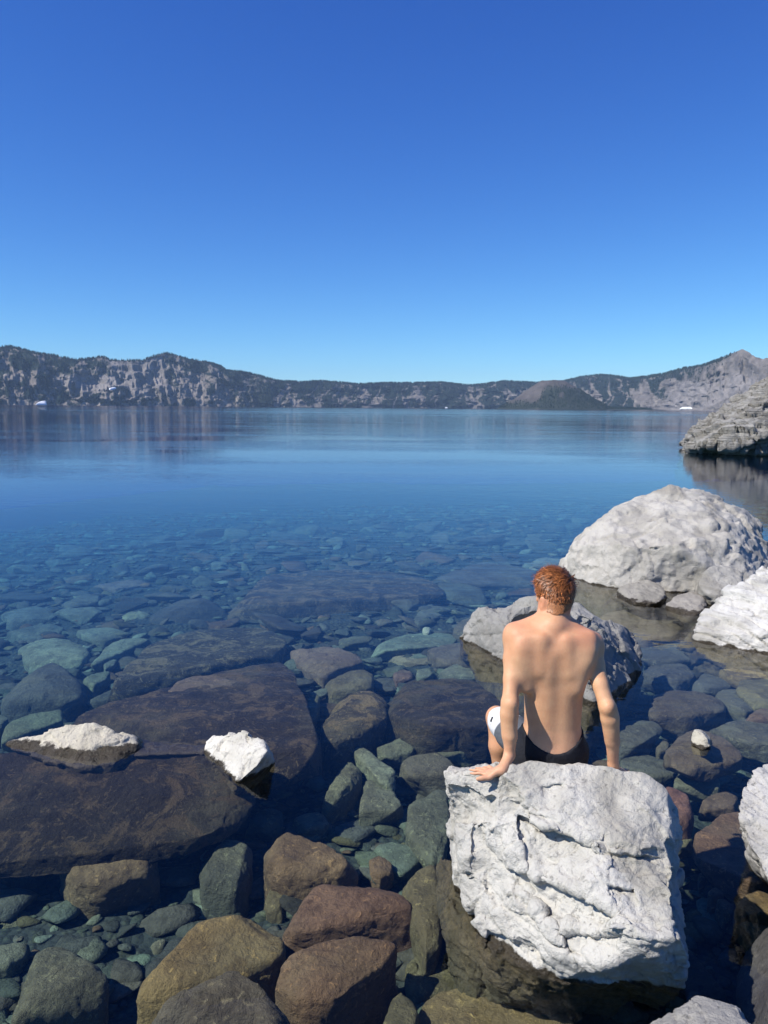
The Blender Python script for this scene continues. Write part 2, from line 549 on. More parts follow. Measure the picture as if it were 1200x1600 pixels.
sk = np.array([(math.atan2(ray(x, y)[0], ray(x, y)[1]), ray(x, y)[2] / math.hypot(ray(x, y)[0], ray(x, y)[1])) for x, y in SKYL])
def px_az(px, py=600):
    d = ray(px, py)
    return math.atan2(d[0], d[1])

def R_shore(az):
    deg = np.degrees(az)
    return np.interp(deg, [-70, -26, -14, -3, 6, 12, 17, 22, 27, 45, 70], [4200, 6300, 6900, 8000, 8600, 8700, 7900, 6200, 5200, 3900, 3000])

def rim_point(az, t, rough=True):
    """t 0 at the shore, 1 on the skyline, >1 down the back slope"""
    az = np.asarray(az, float); t = np.asarray(t, float)
    el = np.interp(az, sk[:, 0], sk[:, 1])
    R0 = R_shore(az)
    s = np.sin(az) ; c = np.cos(az)
    W = 1.55 * el * R0
    P = np.stack([s * 5.5, c * 5.5, t * 0.0], 1)
    Hh = el * (R0 + W)
    pr = np.where(t <= 1, 0.86 * t + 0.14 * t ** 2.2, 1 - 0.5 * (t - 1))
    r = R0 + W * t
    z = Hh * pr
    if rough:
        env = np.clip(t * 6, 0, 1) * np.clip((1.0 - t) * 7, 0.0, 1)
        q = np.stack([az * 26 + 0.35 * t, t * 1.2, az * 0], 1)
        g = fbm(q, 3, 31, ridged=True)
        q2 = np.stack([az * 90 + 1.2 * t, t * 3.5, az * 0], 1)
        g2 = fbm(q2, 3, 37, ridged=True)
        q3 = np.stack([az * 160, t * 11, az * 0], 1)
        g3 = fbm(q3, 3, 51)
        r = r - W * env * (0.22 * g + 0.13 * g2 + 0.08 * g3)
        st = fbm(np.stack([az * 30, t * 16, az * 0], 1), 3, 77)
        z = z + Hh * env * 0.045 * st
        z = z + Hh * 0.012 * fbm(np.stack([az * 420, az * 0, t * 0], 1), 3, 91) * np.clip(1 - np.abs(t - 1) * 2, 0, 1)
        r = r + 60 * np.clip(1 - t * 8, 0, 1) * fbm(np.stack([az * 160, az * 0, az * 0], 1), 3, 15)
    return np.stack([s * r, c * r, z], 1)

NA, NTT = 2100, 90
az_l = np.concatenate([np.linspace(R(-75), R(-29), 150, endpoint=False), np.linspace(R(-29), R(29), NA - 300), np.linspace(R(29), R(75), 151)[1:]])
tl = np.concatenate([[-0.45, -0.15], np.linspace(0, 1, NTT - 8), [1.06, 1.15, 1.3, 1.6, 2.0, 2.6]])
AZ, TT = np.meshgrid(az_l, tl, indexing='ij')
az_f, t_f = AZ.ravel(), TT.ravel()
V = rim_point(az_f, t_f)
V[t_f < 0, 2] = -120.0 * (-t_f[t_f < 0] / 0.45)
el_px = (V[:, 2] - CAM_H) / np.hypot(V[:, 0], V[:, 1])

def forest_mask(az, t):
    """0 bare rock and scree .. 1 conifer forest"""
    px = np.tan(az) * FPX + 600
    warp = 9 * fbm(np.stack([px * 0.02, t * 2.0, px * 0], 1), 2, 58)
    l1 = fbm(np.stack([(px + warp) * 0.026 + 0.5 * t, t * 0.5, px * 0], 1), 3, 61, ridged=True)
    l2 = fbm(np.stack([(px + 1.5 * warp) * 0.055 - 0.7 * t, t * 0.9, px * 0], 1), 3, 62, ridged=True)
    chute = sstep(0.42 + 0.22 * t, 0.60 + 0.22 * t, l1) + 0.9 * sstep(0.45 + 0.2 * t, 0.60 + 0.2 * t, l2)
    blot = fbm(np.stack([px * 0.06, t * 9, px * 0], 1), 4, 63)
    blot2 = fbm(np.stack([px * 0.20, t * 22, px * 0], 1), 3, 64)
    fm_mid = np.clip(1 - 0.9 * chute * sstep(0.97, 0.80, t + 0.1 * blot2), 0, 1) * sstep(-0.75, -0.35, blot2 + 0.5 * blot)
    fm_left = sstep(-0.10, 0.12, blot + 0.45 * blot2 - 0.22 * chute + 0.16 * sstep(0.62, 0.9, t) + 0.02)
    wl = sstep(440, 300, px)
    f = fm_mid * (1 - wl) + fm_left * wl
    # bare talus bowl and slope on the left, scree fans on the right
    bowl = sstep(75, 100, px) * sstep(205, 170, px) * sstep(0.26, 0.36, t) * sstep(0.72, 0.60, t)
    fan = sstep(195, 225, px + 60 * (t - 0.2)) * sstep(285, 262, px + 10 * t) * sstep(0.10, 0.25, t)
    # right-hand scree runs from upper right to lower left
    u = (px - 1010) - 190 * t
    stripes = vnoise(np.stack([u * 0.035, t * 0.9, u * 0], 1), 5) + 0.5 * vnoise(np.stack([u * 0.09, t * 1.5, u * 0], 1), 6)
    right = sstep(1000, 1050, px - 40 * t)
    scree = right * sstep(0.80, 0.55, t + 0.06 * blot) * sstep(-0.45, -0.05, stripes + 0.45)
    f = f * (1 - np.clip(bowl + 0.75 * fan, 0, 1)) * (1 - scree)
    f = np.where(right > 0.5, f * (0.75 - 0.5 * sstep(1060, 1130, px)), f)
    peak = sstep(1125, 1150, px) * sstep(0.75, 0.92, t)
    return np.clip(f * (1 - 0.9 * peak), 0, 1), np.clip(bowl + scree + fan * 0.7, 0, 1)

fm, talus = forest_mask(az_f, t_f)
q = np.stack([az_f * 300, t_f * 20, az_f * 0], 1)
nb = fbm(q, 3, 71)[:, None]
rockc = np.array([0.155, 0.138, 0.124])[None] * (1 + 0.45 * nb)
lightc = np.array([0.28, 0.25, 0.21])[None]
cl = sstep(0.15, 0.5, fbm(np.stack([az_f * 200 + 2 * t_f, t_f * 4, az_f * 0], 1), 3, 73))[:, None] * (t_f < 0.55)[:, None]
rockc = rockc * (1 - 0.7 * cl) + lightc * 0.7 * cl
talc = np.array([0.195, 0.180, 0.170])[None] * (1 + 0.16 * fbm(np.stack([az_f * 500 + 3 * t_f * 10, t_f * 1.0, az_f * 0], 1), 2, 75)[:, None])
forc = np.array([0.014, 0.022, 0.020])[None] * (1 + 0.3 * nb)
cov = rockc * (1 - talus[:, None]) + talc * talus[:, None]
cov = cov * (1 - fm[:, None]) + forc * fm[:, None]
ii = np.arange(AZ.size).reshape(AZ.shape)
FQ = np.stack([ii[:-1, :-1], ii[1:, :-1], ii[1:, 1:], ii[:-1, 1:]], -1).reshape(-1, 4)
me = mesh_from('mountains', V, FQ)
vcol(me, 'cover', cov)
link('mountains', me, M_RIM, kind='structure', label='grey forested caldera rim with scree slopes across the lake', cat='mountains')

# cinder cone island
ISL_AZ, ISL_R = px_az(862), 6000.0
isl_c = np.array([math.sin(ISL_AZ) * ISL_R, math.cos(ISL_AZ) * ISL_R])
HI = (637 - 594.0) / FPX * ISL_R
def island_z(dx, dy):
    rr = np.hypot(dx * np.where(dx < 0, 1.18, 1.02), dy) / (HI * 1.0)
    z = np.interp(rr, [0, 0.25, 0.42, 0.9, 1.5, 1.95, 2.15, 2.6, 3.4], [0.955, 0.965, 1.0, 0.74, 0.36, 0.13, 0.02, -0.1, -0.3]) * HI
    lava = 22 * np.exp(-((dx - 480) / 330) ** 2 - (dy / 300) ** 2)
    return np.maximum(z, lava - 6)
sx = np.linspace(-560, 1150, 200); sy = np.linspace(-560, 560, 110)
SX, SY = np.meshgrid(sx, sy, indexing='ij')
iz = island_z(SX.ravel(), SY.ravel())
ip = np.stack([SX.ravel(), SY.ravel(), iz], 1)
ang = np.arctan2(SY.ravel(), SX.ravel())
iz = iz + 5 * fbm(ip * 0.02, 4, 12) * np.clip(iz / 30, -1, 1) + 4 * fbm(np.stack([ang * 9, iz * 0.0, iz * 0], 1), 3, 14) * np.clip(iz / 60, 0, 1)
def island_forest(x, y, z):
    n = fbm(np.stack([x, y, z], 1) * 0.012, 3, 16)
    side = np.where(x < 0, sstep(-60, -170, x) * 0.5, 0)
    return sstep(0.86, 0.62, z / HI + 0.12 * n + side) * sstep(-0.4, 0.0, n + 0.3)
ifm = island_forest(SX.ravel(), SY.ravel(), iz)[:, None]
cind = np.array([0.088, 0.078, 0.072])[None] * (1 + 0.2 * fbm(ip * 0.03, 3, 18)[:, None])
icov = cind * (1 - ifm) + np.array([0.028, 0.036, 0.028])[None] * ifm
ii = np.arange(SX.size).reshape(SX.shape)
FQ = np.stack([ii[:-1, :-1], ii[1:, :-1], ii[1:, 1:], ii[:-1, 1:]], -1).reshape(-1, 4)
me = mesh_from('island', np.stack([SX.ravel(), SY.ravel(), iz], 1), FQ)
vcol(me, 'cover', icov)
link('island', me, M_RIM, loc=(isl_c[0], isl_c[1], 0), kind='structure', label='dark cinder cone island with bare grey summit and forested flanks', cat='island')

# conifers of the rim and the island: a far wood that reads as one mass
def cones(points, heights, rng):
    k = 5
    n = len(points)
    a = np.arange(k) * 2 * math.pi / k
    ring = np.stack([np.cos(a), np.sin(a), np.zeros(k)], 1)
    rad = heights * rng.uniform(0.2, 0.3, n)
    v = np.zeros((n, k + 1, 3))
    v[:, :k] = points[:, None, :] + ring[None] * rad[:, None, None]
    v[:, k] = points + np.stack([np.zeros(n), np.zeros(n), heights], 1)
    f = np.array([[i, (i + 1) % k, k] for i in range(k)])
    F = (np.arange(n)[:, None, None] * (k + 1) + f[None]).reshape(-1, 3)
    return v.reshape(-1, 3), F
rng = np.random.default_rng(5)
n_try = 42000
ta = rng.uniform(R(-30), R(30), n_try); tt = np.where(rng.random(n_try) < 0.25, rng.uniform(0.97, 1.03, n_try), rng.uniform(0.02, 1.0, n_try))
f1, _ = forest_mask(ta, np.clip(tt, 0, 1))
pxs = np.tan(ta) * FPX + 600
rimtop = (tt > 0.96)
rim_ok = np.where(pxs < 330, 0.5, 1.0) * sstep(1150, 1110, pxs)
keep = np.where(rimtop, rng.random(n_try) < rim_ok * (0.45 + 0.55 * (fbm(np.stack([ta * 150, ta * 0, ta * 0], 1), 3, 19) > -0.15)), rng.random(n_try) < np.clip(f1 * 1.2 - 0.25, 0, 1))
for p0, p1, t0, t1 in ((42, 84, -1, .16), (158, 192, .1, .6), (1050, 1095, -1, .12), (686, 706, -1, .15)):
    keep &= ~((pxs > p0) & (pxs < p1) & (tt > t0) & (tt < t1))
ta, tt, rimtop = ta[keep], tt[keep], rimtop[keep]
pt = rim_point(ta, tt)
pt[:, 2] -= 4
hts = rng.uniform(12, 26, len(ta))
v, f = cones(pt, hts, rng)
link('rim_forest', mesh_from('rim_forest', v, f, smooth=False), M_TREE, kind='stuff', label='distant dark conifer forest scattered over the caldera rim', cat='forest')
nI = 9000
ix = rng.uniform(-560, 700, nI); iy = rng.uniform(-560, 200, nI)
izz = island_z(ix, iy)
k = (izz > 4) & (rng.random(nI) < island_forest(ix, iy, izz) * 0.8)
v, f = cones(np.stack([ix[k] + isl_c[0], iy[k] + isl_c[1], izz[k] - 3], 1), rng.uniform(8, 17, k.sum()), rng)
link('island_forest', mesh_from('island_forest', v, f, smooth=False), M_TREE, kind='stuff', label='distant conifers covering the flanks of the cinder cone island', cat='forest')

# snow patches lying on the rim
def rim_find(px, py):
    d = ray(px, py); az = math.atan2(d[0], d[1]); e = d[2] / math.hypot(d[0], d[1])
    ts = np.linspace(0, 1, 400)
    P = rim_point(np.full(400, az), ts)
    ee = P[:, 2] / np.hypot(P[:, 0], P[:, 1])
    i = int(np.argmax(ee >= e))
    return az, ts[i]
def snow_patch(label, outline):
    pts = [rim_find(px, py) for px, py in outline]
    A = np.array([p[0] for p in pts]); T = np.array([p[1] for p in pts])
    ca, ct = A.mean(), T.mean()
    rings = np.linspace(0, 1, 6)
    n = len(pts)
    # densify the outline
    m = 40
    idx = np.linspace(0, n, m, endpoint=False)
    i0 = idx.astype(int) % n; i1 = (i0 + 1) % n; fr = idx - np.floor(idx)
    a = A[i0] * (1 - fr) + A[i1] * fr; t = T[i0] * (1 - fr) + T[i1] * fr
    va, vt = [], []
    for s in rings:
        va.append(ca + (a - ca) * s); vt.append(ct + (t - ct) * s)
    va, vt = np.concatenate(va), np.concatenate(vt)
    P = rim_point(va, np.clip(vt, 0.0, 1), rough=False)
    # lie on the mean slope, set against the rough ground under the patch
    rr_ = rim_point(va, np.clip(vt, 0.0, 1)); dr_ = np.hypot(rr_[:, 0], rr_[:, 1]) - np.hypot(P[:, 0], P[:, 1])
    sc_ = 1 + (dr_.min() - 4.0) / np.hypot(P[:, 0], P[:, 1])
    P[:, :2] *= sc_[:, None]
    thick = np.repeat(np.array([5, 5, 4.5, 4, 2.5, -4.0]), m)
    hd = np.hypot(P[:, 0], P[:, 1])
    P[:, 0] -= P[:, 0] / hd * thick * 0.2; P[:, 1] -= P[:, 1] / hd * thick * 0.2; P[:, 2] += thick
    F = []
    for r_ in range(5):
        for j in range(m):
            F.append((r_ * m + j, r_ * m + (j + 1) % m, (r_ + 1) * m + (j + 1) % m, (r_ + 1) * m + j))
    o = link('snow_patch', mesh_from('snow_patch', P, F), M_SNOW, label=label, cat='snow patch', group='old snow patches on the rim')
snow_patch('white snow tongue reaching the lake under the leftmost peak', [(55, 631.5), (58, 628.5), (65, 626.5), (72, 626), (73, 631.5)])
snow_patch('small white oval snow patch at the foot of the talus bowl', [(170, 607), (174, 604.5), (181, 603.5), (182, 605.5), (178, 608), (171, 609)])
snow_patch('long white snow bank on the shore under the right scree slope', [(1061, 638.6), (1064, 637.0), (1070, 636.5), (1076, 636.2), (1081, 636.8), (1082, 638.6)])
snow_patch('tiny white snow remnant on the shore in the middle of the far rim', [(695, 637.5), (696.5, 635.5), (699, 636.2), (700, 637.6)])
# ------------------------------------------------------------------ solid modelling on a voxel grid
def worley(p, seed=0):
    f = np.floor(p).astype(np.int64)
    n = len(p)
    d1 = np.full(n, 9.0); d2 = np.full(n, 9.0); idr = np.zeros(n); idn = np.zeros((n, 3)); off = np.zeros((n, 3))
    for dx in (-1, 0, 1):
        for dy in (-1, 0, 1):
            for dz in (-1, 0, 1):
                c = f + np.array([dx, dy, dz])
                h = _hash(c[:, 0], c[:, 1], c[:, 2], seed)
                j = np.stack([h & 1023, (h >> 10) & 1023, (h >> 20) & 1023], 1) / 1023.0
                v = p - (c + j)
                d = np.sqrt((v * v).sum(1))
                closer = d < d1
                d2 = np.where(closer, d1, np.minimum(d2, d))
                idr = np.where(closer, (h % 9973) / 9973.0, idr)
                idn = np.where(closer[:, None], j[:, ::-1] * 2 - 1, idn)
                off = np.where(closer[:, None], v, off)
                d1 = np.where(closer, d, d1)
    return d1, d2, idr, idn, off

def surface_nets(D, org, h):
    S = D < 0
    nx, ny, nz = D.shape
    cnt = np.zeros((nx - 1, ny - 1, nz - 1), dtype=np.int8)
    for a in (0, 1):
        for b in (0, 1):
            for c in (0, 1):
                cnt += S[a:nx - 1 + a, b:ny - 1 + b, c:nz - 1 + c]
    act = (cnt > 0) & (cnt < 8)
    I = np.argwhere(act)
    idx = np.full(act.shape, -1, dtype=np.int64)
    idx[act] = np.arange(len(I))
    acc = np.zeros((len(I), 3)); num = np.zeros(len(I))
    corners = [(a, b, c) for a in (0, 1) for b in (0, 1) for c in (0, 1)]
    val = {q: D[I[:, 0] + q[0], I[:, 1] + q[1], I[:, 2] + q[2]] for q in corners}
    for q in corners:
        for ax in range(3):
            if q[ax] == 0:
                w = list(q); w[ax] = 1; w = tuple(w)
                da, db = val[q], val[w]
                m = (da < 0) != (db < 0)
                t = np.where(m, da / np.where(m, da - db, 1), 0)
                pos = np.array(q, float)[None] + t[:, None] * (np.array(w, float) - np.array(q, float))[None]
                acc[m] += pos[m]; num[m] += 1
    V = (I + acc / num[:, None]) * h + org
    quads = []
    for ax in range(3):
        sl0 = [slice(None)] * 3; sl1 = [slice(None)] * 3
        sl0[ax] = slice(0, -1); sl1[ax] = slice(1, None)
        ch = S[tuple(sl0)] != S[tuple(sl1)]
        E = np.argwhere(ch)
        u, v = (ax + 1) % 3, (ax + 2) % 3
        ok = (E[:, u] > 0) & (E[:, v] > 0) & (E[:, u] < D.shape[u] - 1) & (E[:, v] < D.shape[v] - 1)
        E = E[ok]
        ins = S[E[:, 0], E[:, 1], E[:, 2]]
        def cell(du, dv):
            c = E.copy(); c[:, u] += du; c[:, v] += dv
            return idx[c[:, 0], c[:, 1], c[:, 2]]
        q = np.stack([cell(-1, -1), cell(0, -1), cell(0, 0), cell(-1, 0)], 1)
        q[~ins] = q[~ins][:, ::-1]
        quads.append(q)
    return V, np.concatenate(quads)

def capsule_chain(p, pts, rads):
    d = np.full(len(p), 9.0)
    for (a, b, ra, rb) in zip(pts[:-1], pts[1:], rads[:-1], rads[1:]):
        a = np.asarray(a, float); ab = np.asarray(b, float) - a
        t = np.clip(((p - a) @ ab) / (ab @ ab), 0, 1)
        d = np.minimum(d, np.linalg.norm(p - a - t[:, None] * ab, axis=1) - (ra + (rb - ra) * t))
    return d

def smooth_field(F, Q, n, it):
    for _ in range(it):
        m = F[Q].mean(1)
        acc = np.zeros_like(F); c = np.zeros(n)
        for k in range(4):
            np.add.at(acc, Q[:, k], m); np.add.at(c, Q[:, k], 1)
        F = acc / c.reshape((-1,) + (1,) * (F.ndim - 1))
    return F

def quad_normals(V, Q):
    fn = np.cross(V[Q[:, 2]] - V[Q[:, 0]], V[Q[:, 3]] - V[Q[:, 1]])
    n = np.zeros_like(V)
    for k in range(4):
        np.add.at(n, Q[:, k], fn)
    return n / (np.linalg.norm(n, axis=1)[:, None] + 1e-12)

def sdf_rock(hulls, h, seed=0, lump=(0.03, 2.0), chip=(0.03, 5.0), strata=None, carve=(), fine=(0.006, 22.0), terr=(0.0, 1.0, 4.0), worn=None, recess=(), warp=(0.0, 8.0), chip2=(0.0, 12.0)):
    """union of convex blocks with carved clefts, meshed on a voxel grid, then broken up by displacement along the normal"""
    allp = np.concatenate([np.asarray(x, float) for x in hulls])
    lo, hi = allp.min(0) - 4 * h, allp.max(0) + 4 * h
    n = np.ceil((hi - lo) / h).astype(int) + 1
    ax = [(lo[i] + h * np.arange(n[i])).astype(np.float32) for i in range(3)]
    D = np.full(n, 9.0, dtype=np.float32)
    for pts in hulls:
        N, H = hull_planes_abs(pts)
        d = np.full(n, -9.0, dtype=np.float32)
        for k in range(len(N)):
            np.maximum(d, (N[k, 0] * ax[0]).astype(np.float32)[:, None, None] + (N[k, 1] * ax[1]).astype(np.float32)[None, :, None] + (N[k, 2] * ax[2] - H[k]).astype(np.float32)[None, None, :], out=d)
        D = np.minimum(D, d)
    for pts in recess:
        N, H = hull_planes_abs(pts)
        d = np.full(n, -9.0, dtype=np.float32)
        for k in range(len(N)):
            np.maximum(d, (N[k, 0] * ax[0]).astype(np.float32)[:, None, None] + (N[k, 1] * ax[1]).astype(np.float32)[None, :, None] + (N[k, 2] * ax[2] - H[k]).astype(np.float32)[None, None, :], out=d)
        D = np.maximum(D, -d)
    for pts, rads, _ in carve:
        pts = np.array(pts); rm = max(rads) + 0.03
        i0 = np.clip(((pts.min(0) - rm - lo) / h).astype(int), 0, n - 1); i1 = np.clip(((pts.max(0) + rm - lo) / h).astype(int) + 1, 1, n)
        sl = tuple(slice(a_, b_) for a_, b_ in zip(i0, i1))
        g = np.stack(np.meshgrid(*[ax[k][sl[k]] for k in range(3)], indexing='ij'), -1).reshape(-1, 3)
        jit = min(max(rads) * 0.5, .03)
        P = g + jit * np.stack([vnoise(g * 0.35 / max(rads), seed + 60 + k) for k in range(3)], 1)
        cd = capsule_chain(P, pts, rads).reshape(D[sl].shape)
        D[sl] = np.maximum(D[sl], -cd)
    V, Q = surface_nets(D, lo, h)
    if warp[0]:
        V = V + warp[0] * np.stack([fbm(V * warp[1], 3, seed + 80 + 9 * k) for k in range(3)], 1)
    nn = smooth_field(quad_normals(V, Q), Q, len(V), 6)
    nn /= np.linalg.norm(nn, axis=1)[:, None] + 1e-9
    P = V
    d = lump[0] * fbm(P * lump[1], 3, seed)
    rough = np.ones(len(P))
    if worn is not None:
        rough = worn(P, nn)
    e = np.zeros(len(P))
    if chip[0]:
        st = np.array(chip[2]) if len(chip) > 2 else np.ones(3)
        wv = (P @ ROTN.T) * chip[1] * st
        wv = wv + 0.45 * np.stack([fbm(wv * 0.9, 2, seed + 40 + k) for k in range(3)], 1)
        f1, f2, ir, nrm, off = worley(wv, seed + 3)
        e -= chip[0] * (0.6 * (ir - 0.5) + 0.8 * (nrm * off).sum(1))
    if chip2[0]:
        wv = P * chip2[1] + 0.5 * np.stack([fbm(P * chip2[1] * 0.5, 2, seed + 140 + k) for k in range(3)], 1)
        f1, f2, ir, nrm, off = worley(wv, seed + 7)
        e -= chip2[0] * (0.5 * (ir - 0.5) + 1.0 * (nrm * off).sum(1)) * sstep(-0.25, 0.2, fbm(P * 2.5, 2, seed + 150))
    if terr[0]:
        fb = fbm(P * terr[1] + 9.1, 4, seed + 51) * terr[2]
        fl_ = np.floor(fb)
        e += terr[0] * (fl_ + sstep(0.0, 0.12, fb - fl_)) / terr[2]
    if strata:
        b, sf, sa = strata
        b = np.array(b, float); b /= np.linalg.norm(b)
        s = (P @ b) * sf + 1.7 * fbm(P * 0.12 * sf, 2, seed + 21) + 0.15 * fbm(P * 0.7 * sf, 2, seed + 23)
        fl = np.floor(s).astype(np.int64); fr = s - fl
        blk = np.floor(2.2 * fbm(P * 0.17 * sf + 4, 2, seed + 25)).astype(np.int64)
        L0 = _hash(fl, blk, fl * 0, seed) / 4294967295.0
        L1 = _hash(fl + 1, blk, fl * 0, seed) / 4294967295.0
        k = sstep(0.8, 1.0, fr)
        e -= sa * ((L0 * (1 - k) + L1 * k) - 0.5 + 0.6 * np.exp(-((fr - 0.92) / 0.07) ** 2))
    e += fine[0] * fbm(P * fine[1], 4, seed + 31, gain=0.6)
    V = V + nn * (d + e * rough)[:, None]
    return V, Q

def hull_planes_abs(pts):
    bm = bmesh.new()
    for p in pts:
        bm.verts.new([float(x) for x in p])
    bmesh.ops.convex_hull(bm, input=bm.verts)
    bm.normal_update()
    pts = np.asarray(pts, float); c = pts.mean(0)
    N, H = [], []
    for f in bm.faces:
        if f.calc_area() < 1e-7: continue
        nrm = np.array(f.normal[:]); h = nrm @ np.array(f.verts[0].co[:])
        if nrm @ c > h:
            nrm, h = -nrm, -h
        N.append(nrm); H.append(h)
    bm.free()
    return np.array(N), np.array(H)

def largest_piece(V, Q):
    """drop crumbs that the carving left floating"""
    par = np.arange(len(V))
    for _ in range(400):
        old = par.copy()
        m = par[Q].min(1)
        for k in range(4):
            np.minimum.at(par, par[Q[:, k]], m)
        while True:
            p2 = par[par]
            if (p2 == par).all(): break
            par = p2
        if (old == par).all(): break
    lab, cnt = np.unique(par, return_counts=True)
    best = lab[np.argmax(cnt)]
    kq = par[Q[:, 0]] == best
    used = np.unique(Q[kq])
    re = np.full(len(V), -1); re[used] = np.arange(len(used))
    return V[used], re[Q[kq]]

def on_hulls(px, py, hulls, depth=0.0):
    """where the sight line of a photo pixel meets a union of convex blocks"""
    d = ray(px, py); o = np.array([0, 0, CAM_H]); best = 1e9
    for pts in hulls:
        N, H = hull_planes_abs(pts)
        nd = N @ d; no = H - N @ o
        tt_ = no / np.where(np.abs(nd) < 1e-9, 1e-9, nd)
        t0 = tt_[nd < 0].max(initial=0); t1 = tt_[nd > 0].min(initial=1e9)
        if t0 < t1: best = min(best, t0)
    if best > 1e8: best = 3.3 / d[1]
    return o + d * best + d / np.linalg.norm(d) * depth

def put_rock(name, label, cat, V, F, mat, color, group=None, smooth=True):
    c = np.array([(V[:, 0].min() + V[:, 0].max()) / 2, (V[:, 1].min() + V[:, 1].max()) / 2, V[:, 2].min()])
    me = mesh_from(name, V - c, F, smooth)
    return link(name, me, mat, loc=tuple(c), label=label, cat=cat, group=group, color=color)

from mathutils.bvhtree import BVHTree
def Zp(L):
    return [atZ(*q) for q in L]
def Yp(L):
    return [atY(*q) for q in L]

# ------------------------------------------------------------------ boulders that stand out of the water
GREY = (0.56, 0.555, 0.54)
WARM = (0.54, 0.525, 0.49)

# the seat boulder
hullA = Zp([(790, 1199, .595), (850, 1190, .62), (930, 1194, .62), (1000, 1208, .60), (1040, 1236, .55), (1056, 1262, .48),
            (699, 1209, .50), (704, 1202, .485), (699, 1282, .24), (722, 1345, .02), (750, 1405, 0.0), (766, 1475, .0),
            (1040, 1345, .40), (830, 1500, .03), (940, 1505, .17), (1000, 1470, .285), (1052, 1470, .30)])
hullA += [np.array(p) for p in [(.45, 3.5, .33), (.8, 3.55, .33), (1.12, 3.48, .33), (.38, 3.35, -.30), (.44, 2.9, -.35), (.42, 3.7, -.45), (1.2, 3.6, -.4), (.95, 2.95, -.45), (.5, 2.95, -.45), (1.2, 3.0, -.15)]]
hullB = Zp([(900, 1440, .33), (1000, 1462, .305), (1060, 1470, .31), (1079, 1502, .20), (1076, 1530, .06), (1045, 1562, -.09), (960, 1540, -.07), (880, 1515, .0), (1050, 1400, .30)])
hullB += [np.array(p) for p in [(1.2, 3.0, .2), (.75, 3.0, .2), (1.1, 2.85, -.3), (.8, 2.9, -.25)]]
hullC = Zp([(688, 1335, -.10), (680, 1400, -.2), (700, 1475, -.2), (752, 1500, -.16), (765, 1440, -.02), (720, 1350, .0)])
hullC += [np.array(p) for p in [(.30, 3.5, -.5), (.36, 2.9, -.55), (.7, 3.0, -.5), (.75, 3.3, -.5)]]
hullD = [np.array(p) for p in [(.5, 3.4, .07), (.98, 3.4, .07), (.52, 3.95, .06), (.95, 3.95, .06), (.5, 3.4, -.5), (.98, 3.4, -.5), (.5, 4.0, -.5), (.98, 4.0, -.5)]]
HA = [hullA, hullB]
def cleft(pts, rads, depth=0.0):
    rads = [1.15 * q for q in rads]
    return ([on_hulls(x, y, HA, depth) for x, y in pts], rads, max(rads))
carveA = [
    ([atZ(720, 1180, .66), atZ(752, 1184, .67), atZ(772, 1190, .67)], [.13, .13, .09], .13),     # dip where the hand rests
    cleft([(785, 1254), (830, 1270), (866, 1285), (900, 1298), (928, 1309), (960, 1322), (1000, 1332), (1042, 1337)], [.005, .007, .013, .010, .012, .008, .008, .02]),
    cleft([(940, 1306), (944, 1330), (935, 1352), (930, 1366)], [.010, .018, .016, .006]),
    cleft([(948, 1350), (985, 1357), (1035, 1362)], [.008, .006, .010]),
    cleft([(930, 1366), (948, 1390), (965, 1420), (982, 1440), (986, 1456)], [.006, .006, .008, .010, .008]),
    cleft([(742, 1292), (772, 1328), (796, 1360)], [.005, .010, .012]),
    cleft([(805, 1408), (840, 1440), (880, 1478), (900, 1492)], [.007, .012, .014, .008]),
    cleft([(720, 1345), (745, 1372), (775, 1410), (790, 1428)], [.004, .008, .009, .004]),
    cleft([(730, 1320), (752, 1346), (780, 1380)], [.004, .007, .004]),
    cleft([(712, 1262), (735, 1290), (742, 1310)], [.004, .010, .005]),
    cleft([(1030, 1335), (1046, 1372), (1052, 1405)], [.02, .02, .02]),

    cleft([(775, 1235), (790, 1228), (806, 1240)], [.006, .011, .006]),
    cleft([(700, 1400), (765, 1470), (800, 1478), (825, 1488)], [.01, .02, .018, .015]),
]
def recess(poly):
    """a flat-floored break in the face: (column, row, depth) corners"""
    return [on_hulls(x, y, HA, -.10) for x, y, _ in poly] + [on_hulls(x, y, HA, d_) for x, y, d_ in poly]
recA = [
    recess([(806, 1277, .055), (870, 1294, .07), (930, 1314, .065), (938, 1352, .02), (900, 1385, .005), (820, 1362, .01)]),
    recess([(950, 1330, .05), (1038, 1342, .05), (1048, 1372, .012), (955, 1362, .012)]),
    recess([(790, 1352, .05), (842, 1388, .085), (905, 1388, .07), (988, 1440, .03), (905, 1462, .02), (852, 1436, .06)]),
    recess([(868, 1448, .075), (988, 1452, .05), (950, 1496, .0), (892, 1494, .03)]),
    recess([(742, 1296, .035), (782, 1338, .05), (838, 1408, .05), (812, 1442, .01), (740, 1372, .005)]),
    recess([(702, 1228, .02), (772, 1244, .03), (766, 1282, .005), (706, 1286, .005)]),
    recess([(764, 1452, .05), (850, 1486, .06), (842, 1512, .0), (764, 1492, .0)]),
    recess([(950, 1385, .025), (990, 1390, .03), (1000, 1432, .0), (968, 1424, .0)]),
    recess([(846, 1228, .018), (880, 1222, .018), (884, 1238, .0), (850, 1244, .0)]),
]
def seat_worn(P, N):
    # the cap above the ledge is worn smooth; everything below it is broken
    cap = sstep(.47, .53, P[:, 2] + 0.12 * (P[:, 1] - 2.95) + 0.03 * vnoise(P * 7, 3)) * sstep(.35, .6, N[:, 2]) * sstep(.50, .62, P[:, 0])
    return 1 - 0.88 * cap
